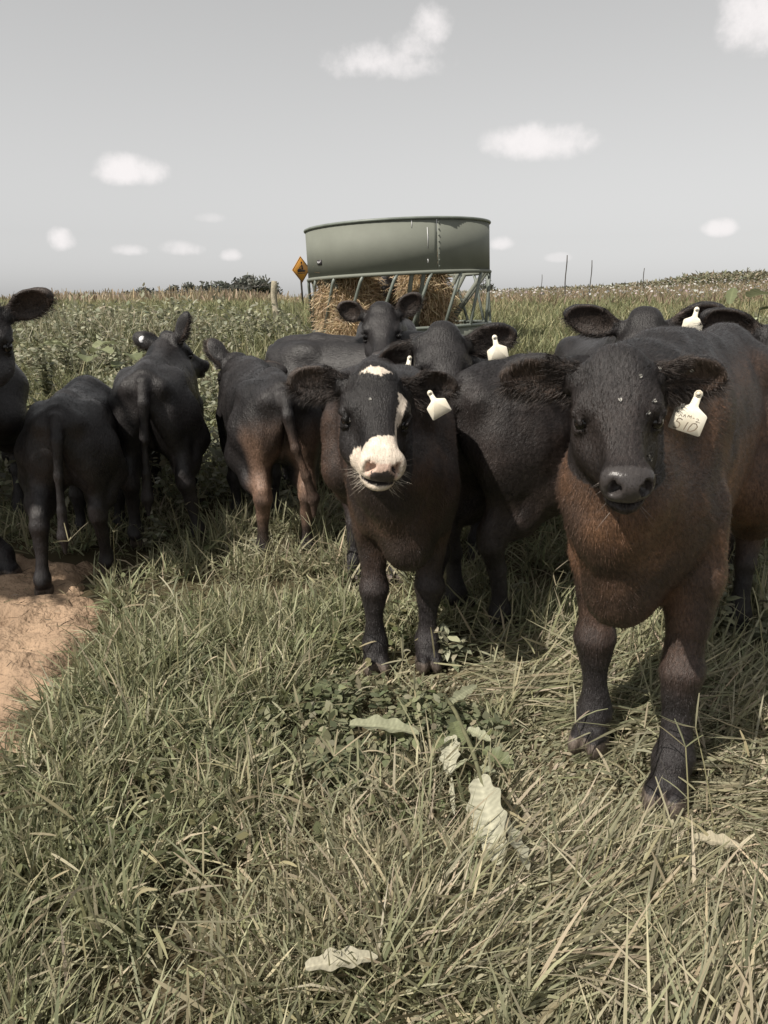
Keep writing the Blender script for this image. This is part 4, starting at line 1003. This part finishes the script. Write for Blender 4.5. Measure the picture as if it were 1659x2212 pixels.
# small broad leaves low in the sward
for (n, y0, y1, l0, l1) in ((6000, .9, 2.6, .015, .045), (9000, 2.4, 5.2, .02, .06)):
    P = clear(sample_view(n, y0, y1, .6)); P = P[patch(P, 1.8, 55) + rng.normal(0, .08, len(P)) - .25 * flat_w(P) > .50]; n = len(P)
    V, Q, C = strips(np.c_[P, gz(P[:, 0], P[:, 1]) + .03 + .06 * rng.random(n)], rng.random(n) * 6.28, rng.normal(.15, .45, n), l0 + (l1 - l0) * rng.random(n), .012 + .016 * rng.random(n), rng.normal(.5, .4, n), palette(n, [(.15, .165, .085), (.11, .125, .06), (.21, .215, .12), (.17, .165, .085)], (2, 2, 1, 1)), LEAFP, rng.normal(0, .4, n)); G.add(V, Q, C)
P = np.c_[rng.uniform(-2.0, -.8, 420), rng.uniform(1.6, 3.4, 420)]; n = len(P)
V, Q, C = strips(np.c_[P, gz(P[:, 0], P[:, 1]) + .045 + .02 * rng.random(n)], rng.random(n) * 6.28, rng.normal(.05, .15, n), .02 + .09 * rng.random(n) ** 2, .0022 + .003 * rng.random(n), rng.normal(.1, .3, n), palette(n, [(.34, .29, .19), (.16, .14, .09), (.07, .055, .04)], (1, 2, 2)), BLADE, rng.random(n) * 3); G.add(V, Q, C)
tag(G.build('pasture_grass', M_GRASS, smooth=False), 'trampled green and straw coloured grass around the calves', 'grass', kind='stuff')

# taller meadow behind the calves
G = Fol(); MG = [(.185, .19, .10), (.23, .232, .128), (.15, .158, .085), (.31, .29, .17)]
for (n, y0, y1, l0, l1, w) in ((45000, 5.0, 9.5, .12, .30, .011), (45000, 9.0, 17, .15, .35, .018), (40000, 16, 34, .2, .4, .035)):
    P = sample_view(n, y0, y1, .8, 1.2); n = len(P)
    dry = smooth01(patch(P, .25, 56) + rng.normal(0, .1, n) + .25 * smooth01(P[:, 1], 14, 30), .55, .85)[:, None]
    c = palette(n, MG, (3, 3, 2, 1)) * (1 - dry) + palette(n, [(.33, .27, .16), (.26, .22, .13)], (1, 1)) * dry
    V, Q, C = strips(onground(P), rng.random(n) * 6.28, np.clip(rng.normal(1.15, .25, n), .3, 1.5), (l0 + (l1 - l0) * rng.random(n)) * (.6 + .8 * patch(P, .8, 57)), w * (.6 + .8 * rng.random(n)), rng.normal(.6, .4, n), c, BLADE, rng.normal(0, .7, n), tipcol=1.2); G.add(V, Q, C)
tag(G.build('meadow_grass', M_GRASS, smooth=False), 'green meadow grass rising behind the calves to the ridge', 'grass', kind='stuff')

# leafy weeds as ground cover in the middle distance, thick on the left
G = Fol(); WC = [(.22, .225, .15), (.29, .29, .20), (.16, .165, .11), (.37, .36, .26)]
for (n, y0, y1, hmax, l0, l1, thr) in ((45000, 4.3, 8.5, .42, .03, .08, .42), (26000, 8.0, 13, .5, .05, .12, .50)):
    P = sample_view(n, y0, y1, .8, 1.15)
    pn_ = patch(P, .55, 58) + .22 * smooth01(-P[:, 0] / P[:, 1], .02, .25) - .10 * smooth01(P[:, 0] / P[:, 1], .05, .2)
    m = pn_ + rng.normal(0, .05, len(P)) > thr; P = P[m]; pn_ = pn_[m]; n = len(P)
    hh_ = hmax * np.clip((pn_ - thr) * 3.2 + .25, .1, 1) * (.35 + .9 * patch(P, 2.6, 59))
    hh_ = hh_ * (.45 + 1.3 * patch(P, 5.5, 65) ** 1.5); zz = hh_ * rng.random(n) ** .6
    V, Q, C = strips(np.c_[P, gz(P[:, 0], P[:, 1]) + zz], rng.random(n) * 6.28, rng.normal(.25, .5, n), l0 + (l1 - l0) * rng.random(n), .4 * (l0 + (l1 - l0) * rng.random(n)) + .008, rng.normal(.5, .4, n), palette(n, WC, (3, 3, 2, 1.4)), LEAFP, rng.normal(0, .4, n)); G.add(V, Q, C)
P = sample_view(9000, 4.6, 12, .8, 1.15); P = P[(P[:, 0] / P[:, 1] < -.02) & (patch(P, .7, 64) > .45)]; n = len(P)
V, Q, C = strips(onground(P), rng.random(n) * 6.28, np.clip(rng.normal(1.3, .2, n), .7, 1.55), .25 + .45 * rng.random(n), .006 + .006 * rng.random(n), rng.normal(.3, .3, n), palette(n, [(.33, .30, .2), (.26, .26, .16), (.2, .2, .13)], (2, 2, 1)), [.7, .8, .9, .5], rng.random(n) * 3); G.add(V, Q, C)
tag(G.build('weed_cover', M_LEAF, smooth=False), 'thick leafy weeds covering the ground behind the calves', 'weeds', kind='stuff')

# dry reeds along the left horizon
G = Fol(); n = 7000
y = 26 + 16 * rng.random(n); x = (-.52 + .50 * rng.random(n)) * y
m = rng.random(n) < .35 + .8 * vnoise(np.c_[x, y, 0 * x], .22, 71, 2); x, y = x[m], y[m]; n = len(x)
hgt = (.55 + .5 * rng.random(n)) * (.6 + .75 * vnoise(np.c_[x, y, 0 * x], .3, 72, 2)) * (1 - .35 * smooth01(x / y, -.19, -.10)) * (.55 + .45 * smooth01(x / y, -.50, -.40)) * .68
V, Q, C = strips(onground(np.c_[x, y]), rng.random(n) * 6.28, np.clip(rng.normal(1.35, .12, n), .8, 1.55), hgt, .03 + .03 * rng.random(n), rng.normal(.25, .3, n), palette(n, [(.36, .29, .20), (.29, .235, .16), (.42, .35, .26), (.2, .19, .12)], (3, 2, 2, 1)), [.6, .8, 1.2, .5], rng.random(n) * 3); G.add(V, Q, C)
tag(G.build('dry_reeds', M_GRASS, smooth=False), 'tan dry reeds along the left horizon', 'reeds', kind='stuff')

# flowering field and crop on the right ridge
G = Fol(); n = 2300
y = 24 + 30 * rng.random(n); x = (-.02 + .56 * rng.random(n)) * y
m = rng.random(n) < .3 + .9 * vnoise(np.c_[x, y, 0 * x], .35, 73, 2); x, y = x[m], y[m]; n = len(x)
V, Q, C = strips(np.c_[x, y, gz(x, y) + .25 + .25 * rng.random(n)], rng.random(n) * 6.28, rng.normal(.1, .3, n), .05 + .06 * rng.random(n), .04 + .05 * rng.random(n), np.zeros(n), palette(n, [(.52, .50, .48), (.46, .39, .39), (.42, .42, .40)], (3, 1, 1), .1), [.6, 1, .6], rng.random(n) * 3); G.add(V, Q, C)
tag(G.build('white_wildflowers', M_LEAF, smooth=False), 'white flowers dotted over the field on the right', 'flowers', kind='stuff')
G = Fol(); n = 16000
y = 22 + 26 * rng.random(n); x = (-.06 + .60 * rng.random(n)) * y
V, Q, C = strips(onground(np.c_[x, y]), rng.random(n) * 6.28, np.clip(rng.normal(1.2, .2, n), .5, 1.5), .25 + .3 * rng.random(n), .03 + .03 * rng.random(n), rng.normal(.4, .3, n), palette(n, [(.30, .235, .165), (.24, .195, .13), (.2, .2, .11), (.35, .28, .2)], (3, 2, 2, 1)), BLADE, rng.random(n) * 3); G.add(V, Q, C)
tag(G.build('dry_field_plants', M_GRASS, smooth=False), 'dry brownish plants under the white flowers', 'plants', kind='stuff')
G = Fol(); n = 15000
y = 50 + 8 * rng.random(n); x = (-.01 + .58 * rng.random(n)) * y
hh_ = .35 + .5 * smooth01(x / y, .26, .44) * (.5 + vnoise(np.c_[x, y, 0 * x], .25, 75, 2))
V, Q, C = strips(np.c_[x, y, gz(x, y) + hh_ * rng.random(n)], rng.random(n) * 6.28, rng.normal(.4, .5, n), .15 + .22 * rng.random(n), .07 + .08 * rng.random(n), rng.normal(.5, .3, n), palette(n, [(.14, .145, .095), (.17, .17, .11), (.22, .20, .135), (.28, .24, .17)], (2, 3, 2, 2)), LEAFP, rng.random(n)); G.add(V, Q, C)
tag(G.build('crop_rows', M_LEAF, smooth=False), 'dark green crop along the top of the right ridge', 'crop', kind='stuff')

# ------------------------------------------------------------------ individual weeds
def weed(label, x, y, h_, ns, nl, ll, lw, spread=.25, cols=WC, name='weed_plant', group='leafy weeds behind the calves', z=None, seedtip=False):
    z0 = float(gz(x, y)) if z is None else z
    root = empty(name, (x, y, z0)); tag(root, label, 'weed', group)
    mb = MB(); f = Fol()
    for i in range(ns):
        a = rng.random() * 6.28; sp_ = spread * h_ * (.3 + .9 * rng.random()) * (i > 0); hh = h_ * (.6 + .4 * rng.random() if i else 1)
        t = np.linspace(0, 1, 7)
        pts = np.c_[sp_ * math.cos(a) * t ** 1.3, sp_ * math.sin(a) * t ** 1.3, hh * t]
        mb.tube(pts, h_ * .012 * (1.15 - t), 6)
        m = nl; tt = .15 + .85 * rng.random(m)
        b = np.c_[np.interp(tt, t, pts[:, 0]), np.interp(tt, t, pts[:, 1]), np.interp(tt, t, pts[:, 2])]
        k_ = 1.15 - .55 * tt
        V, Q, C = strips(b, rng.random(m) * 6.28, rng.normal(.35, .35, m), ll * k_ * (.7 + .6 * rng.random(m)), lw * k_ * (.7 + .6 * rng.random(m)), rng.normal(.7, .4, m), palette(m, cols, [1] * len(cols)), LEAFP, rng.normal(0, .3, m)); f.add(V, Q, C)
    mb.build('stems', mat_stem, root); f.build('leaves', M_LEAF, root, smooth=False)
mat_stem = mat_plain('stem', (.13, .13, .07), .7, .3, 20)
WL = [(165, 655, 'tall leafy weed with a dark tip against the reeds at the left', 9.5, .62, 5, 40, .09, .035), (130, 690, 'bushy weed right of the raised ear', 8.0, .5, 6, 40, .08, .035), (400, 665, 'tall bushy weed above the calf with the white button', 8.5, .62, 7, 45, .08, .032),
      (445, 680, 'upright weed between the white-button calf and the fence post', 8.8, .55, 6, 40, .07, .03), (500, 690, 'weed with thin leaves behind the pale-legged calf', 8.2, .48, 6, 36, .07, .028), (235, 690, 'low rounded weed behind the small calf', 8.3, .42, 6, 36, .08, .035),
      (300, 680, 'narrow upright weed over the round button', 9.0, .46, 4, 36, .07, .03), (90, 720, 'dense dark weed beside the tall calf at the left edge', 7.0, .42, 7, 40, .09, .04), (545, 690, 'small weed just left of the fence post', 9.2, .42, 5, 34, .06, .026),
      (350, 690, 'pale weed behind the head with the white button', 7.6, .45, 5, 34, .08, .035), (1410, 660, 'dark spiky weed above the peering calf', 9.0, .44, 5, 36, .07, .028), (1455, 655, 'tallest dark spiky weed right of the peering calf', 8.6, .48, 5, 40, .07, .028),
      (1545, 665, 'leafy weed behind the raised ear on the right', 7.0, .40, 5, 34, .09, .045), (1360, 672, 'low weed left of the spiky weeds', 9.5, .34, 4, 30, .06, .026), (1640, 660, 'weed at the right edge under the big pale leaf', 6.5, .45, 5, 34, .1, .05)]
for (dx, dt, lb, y, h_, ns, nl, ll, lw) in WL:
    p = at(dx, dt, y); z0 = float(gz(p[0], y)); weed(lb, p[0], y, max(.25, min(.9, p[2] - z0)), ns, nl, ll, lw)

def bigleaf(mb, p, az, el, ln, wd_, bend, col, ruff=.10, seg=30, roll=0.0):
    """one large lobed leaf with a folded midrib"""
    t = np.linspace(0, 1, seg); e = el - bend * t
    dr = np.c_[np.cos(az) * np.cos(e), np.sin(az) * np.cos(e), np.sin(e)]
    mid = p + np.concatenate([[[0, 0, 0]], np.cumsum(dr[:-1] * ln / (seg - 1), 0)])
    w = wd_ / 2 * np.sin(np.pi * np.clip(t * .93 + .06, 0, 1)) ** .65 * (1 + ruff * np.sin(t * 23))
    sd0 = np.array([-math.sin(az), math.cos(az), 0]); n0 = np.cross(dr, sd0)
    sd = sd0 * math.cos(roll) + n0 * math.sin(roll); nrm = np.cross(dr, sd)
    rows = []
    for k, fo in ((-1, .28), (-.75, .18), (-.5, .10), (-.25, .03), (0, 0), (.25, .03), (.5, .10), (.75, .18), (1, .28)):
        rows.append(mid + sd * (w * k)[:, None] + nrm * (w * fo + ruff * w * .6 * abs(k) * np.sin(t * 19 + k))[:, None])
    V = np.stack(rows, 1).reshape(-1, 3); ii = np.arange(seg * 9).reshape(seg, 9)
    Q = np.stack([ii[:-1, :-1], ii[:-1, 1:], ii[1:, 1:], ii[1:, :-1]], -1).reshape(-1, 4)
    C = np.tile(np.asarray(col, float), (len(V), 1)); kk_ = np.abs(np.linspace(-1, 1, 9))[None, :, None]; C = C.reshape(seg, 9, 3) * (.90 + .14 * rng.random((seg, 9, 1))) * (1 + .16 * np.sin((t[:, None, None] - .28 * kk_) * 75)) * (1 - .08 * kk_); C[:, 4] *= 1.2
    mb.add(V, Q, C.reshape(-1, 3))
def leafy(label, base, leaves, name='broadleaf_plant', group='broad-leaved plants among the weeds', stem=None):
    root = empty(name, base); tag(root, label, 'plant', group)
    mb = MB()
    for (dp, az, el, ln, w, bend, col, *r_) in leaves:
        dp = np.asarray(dp, float); mb.tube([(0, 0, -.03), dp * .5 + [0, 0, .02], dp], [.006, .005, .003], 6)
    for st__ in (stem or []): mb.tube(st__, [.006] * (len(st__) - 1) + [.002], 6)
    mb.build('stem', mat_stem, root)
    for (dp, az, el, ln, w, bend, col, *r_) in leaves:
        f = Fol(); bigleaf(f, np.asarray(dp, float), az, el, ln, w, bend, col, roll=r_[0] if r_ else 0.0); f.build('leaf', M_LEAF, root)
PALE = (.26, .28, .16); MIDG = (.17, .19, .10)
p = at(180, 760, 6.2); z0 = float(gz(p[0], 6.2))
leafy('broad pale leaves standing above the small calf on the left', (p[0], 6.2, z0), [((-.09, -.05, p[2] - z0 + .03), R(200), .5, .20, .17, .7, PALE), ((.10, -.05, p[2] - z0 + .0), R(-30), .4, .2, .17, .9, PALE), ((.0, .05, p[2] - z0 - .08), R(100), .5, .18, .15, .7, MIDG)])
p = at(268, 752, 6.4); z0 = float(gz(p[0], 6.4))
leafy('broad pale leaf under the ear with the white button', (p[0], 6.4, z0), [((-.05, -.05, p[2] - z0 + .03), R(230), .3, .20, .17, .9, PALE), ((.07, -.05, p[2] - z0 - .05), R(-60), .2, .18, .15, .8, MIDG), ((.0, .0, p[2] - z0 - .12), R(-100), .2, .17, .15, .8, MIDG)])
p = at(1610, 650, 5.2); z0 = float(gz(p[0], 5.2))
leafy('big pale lobed leaf over the calf at the right edge', (p[0], 5.2, z0), [((.02, -.02, p[2] - z0 + .02), R(-60), .35, .26, .24, .9, PALE), ((-.10, .0, p[2] - z0 - .02), R(60), .9, .17, .07, .5, MIDG), ((.10, 0, p[2] - z0 - .06), R(-20), .3, .2, .17, .8, MIDG)])
p = ground_at(870, 1120); p = at(300, 690, 7.2); z0 = float(gz(p[0], 7.2))
# dark weeds in the shade to the right of calf 510
for (dx, dy, lb, h_) in ((1555, 1400, 'dark leafy weed in the shade right of calf 510', .26), (1610, 1330, 'shaded weed with broad leaves at the right edge', .30), (1575, 1230, 'weed growing under the calf at the right edge', .28), (1640, 1420, 'pale-leaved weed at the right edge beside calf 510', .24)):
    p = ground_at(dx, dy); weed(lb, p[0], p[1], h_, 6, 16, .07, .035, .5, group='weeds around the calves in front')
for (dx, dy, lb, h_) in ((330, 1190, 'shaded leafy weed at the feet of the white-button calf', .22), (1090, 1330, 'leafy weed between the white-muzzled calf and calf 510', .18), (965, 1440, 'small leafy weed at the front hoof of the white-muzzled calf', .16), (560, 1215, 'small weed at the pale hind leg', .14)):
    p = ground_at(dx, dy); weed(lb, p[0], p[1], h_, 5, 14, .06, .03, .5, group='weeds around the calves in front')
# wilted sprig hanging over the grass in front
CAMP = np.array([0, 0, CAM_H])
S0 = ground_at(1000, 1600)
def rel(dx, dy, f=.10):
    g = ground_at(dx, dy); return CAMP + (g - CAMP) * (1 - f) - S0
PW = (.50, .49, .375); PW2 = (.36, .37, .25)
stem_pts = [rel(960, 1500), rel(985, 1540), rel(1020, 1620), rel(1042, 1690), rel(1078, 1765)]
def between(a, b, w, col, roll, bend=.15):
    """a leaf running from one photo point to another, lying over the grass"""
    d = np.asarray(b) - np.asarray(a); ln = np.linalg.norm(d)
    return (a, math.atan2(d[1], d[0]), math.asin(d[2] / ln) + bend / 2, ln, w, bend, col, roll)
lv = [between(rel(1035, 1680), rel(1080, 1870, .085), .085, PW, .5), between(rel(1080, 1760), rel(1140, 1880, .08), .055, PW, -.6), between(rel(975, 1590), rel(972, 1675, .08), .052, PW, .3), between(rel(975, 1680, .08), rel(982, 1760, .06), .018, PW, .9),
      between(rel(1030, 1660), rel(1072, 1668, .09), .022, PW2, .3), between(rel(1010, 1640), rel(985, 1660, .09), .02, PW2, .3), between(rel(1010, 1575), rel(1060, 1600, .09), .030, PW2, .4), between(rel(970, 1520), rel(1030, 1480, .09), .032, PW2, .3),
      between(rel(985, 1590), rel(935, 1620, .09), .04, MIDG, .3), between(rel(1045, 1620), rel(1110, 1660, .08), .05, MIDG, .3), between(rel(1060, 1770, .075), rel(1072, 1885, .05), .04, PW2, -.3), between(rel(980, 1560), rel(1000, 1610, .09), .05, MIDG, .1)]
root = empty('wilted_sprig', S0); tag(root, 'wilted sprig with pale hanging leaves lying on the grass in front', 'plant')
mb = MB().tube(stem_pts, [.006, .006, .006, .005, .003], 7); mb.build('stem', mat_stem, root)
for l_ in lv:
    f = Fol(); bigleaf(f, *[np.asarray(l_[0], float), *l_[1:7]], roll=l_[7], ruff=.16, seg=36); f.build('leaf', M_LEAF, root)
def loose_leaf(label, dx, dy, az, el, ln, w, bend, col, up=.05, roll=0.0):
    p = ground_at(dx, dy); f = Fol(); bigleaf(f, np.zeros(3), az, el, ln, w, bend, col, ruff=.14, seg=32, roll=roll)
    o = f.build('fallen_leaf', M_LEAF); o.location = CAMP + (p - CAMP) * (1 - up / CAM_H); tag(o, label, 'leaf', 'loose leaves on the grass')
loose_leaf('long curled pale leaf in front of the white-muzzled calf', 755, 1565, R(-10), .1, .20, .07,   .3, PW2, .10)
loose_leaf('pale pointed leaf lying flat near the bottom centre', 660, 2090, R(10), .1, .13, .045, .2, (.5, .47, .36), .11)
loose_leaf('pale leaf on the flattened grass at the lower right', 1500, 1810, R(-15), .05, .10, .045, .2, (.5, .45, .33), .08)
loose_leaf('broad green leaf at the left edge of the grass by the sand', 330, 1570, R(15), .2, .17, .11, .5, MIDG, .07)
loose_leaf('second broad green leaf right of the leaf by the sand', 420, 1590, R(-20), .2, .16, .09, .5, (.14, .155, .085), .07)

# ------------------------------------------------------------------ flies on the faces
bpy.context.view_layer.update()
dg = bpy.context.evaluated_depsgraph_get()
M_FLY = mat_plain('fly', (.03, .03, .03), .3, .2); M_WING = mat_plain('fly_wing', (.30, .29, .26), .3, .1)
fm = None
for (dx, dy, who) in ((1385, 812, 0), (1397, 893, 0), (1410, 868, 0), (1398, 985, 0), (1403, 993, 0), (1474, 878, 0), (1340, 868, 0), (1496, 800, 0), (1425, 800, 0), (757, 905, 1), (800, 860, 1)):
    d = Vector(at(dx, dy, 1.0) - CAMP).normalized()
    hit, loc, nor, fi_, ob, mt = SC.ray_cast(dg, Vector(CAMP), d)
    if not hit or ob.parent is None or ob.parent.get('category') != 'calf': continue
    if fm is None:
        u, v = np.meshgrid(np.linspace(0, math.pi, 7), np.linspace(0, 2 * math.pi, 8, endpoint=False), indexing='ij')
        Sv = np.stack([np.cos(u) * .0042, np.sin(u) * np.cos(v) * .0018, np.sin(u) * np.sin(v) * .0018 + .0018], -1).reshape(-1, 3)
        ii = np.arange(56).reshape(7, 8); fq = np.stack([ii[:-1], np.roll(ii, -1, 1)[:-1], np.roll(ii, -1, 1)[1:], ii[1:]], -1).reshape(-1, 4)
    r = empty('fly', loc); r.rotation_euler = nor.to_track_quat('Z', 'X').to_euler(); r.rotation_euler.rotate_axis('Z', rng.random() * 6.28)
    tag(r, 'small fly sitting on the face of calf 510' if not who else 'small fly sitting on the face of the white-muzzled calf', 'fly', 'flies on calf 510' if not who else 'flies on the white-muzzled calf')
    mesh('body', Sv, fq, None, M_FLY, r)
    for s_ in (-1, 1):
        mesh('wing', [(.001, s_ * .0008, .0036), (-.002, s_ * .0034, .0042), (-.0068, s_ * .0036, .0036), (-.0066, s_ * .0008, .0034)], [[0, 1, 2, 3]], None, M_WING, r)
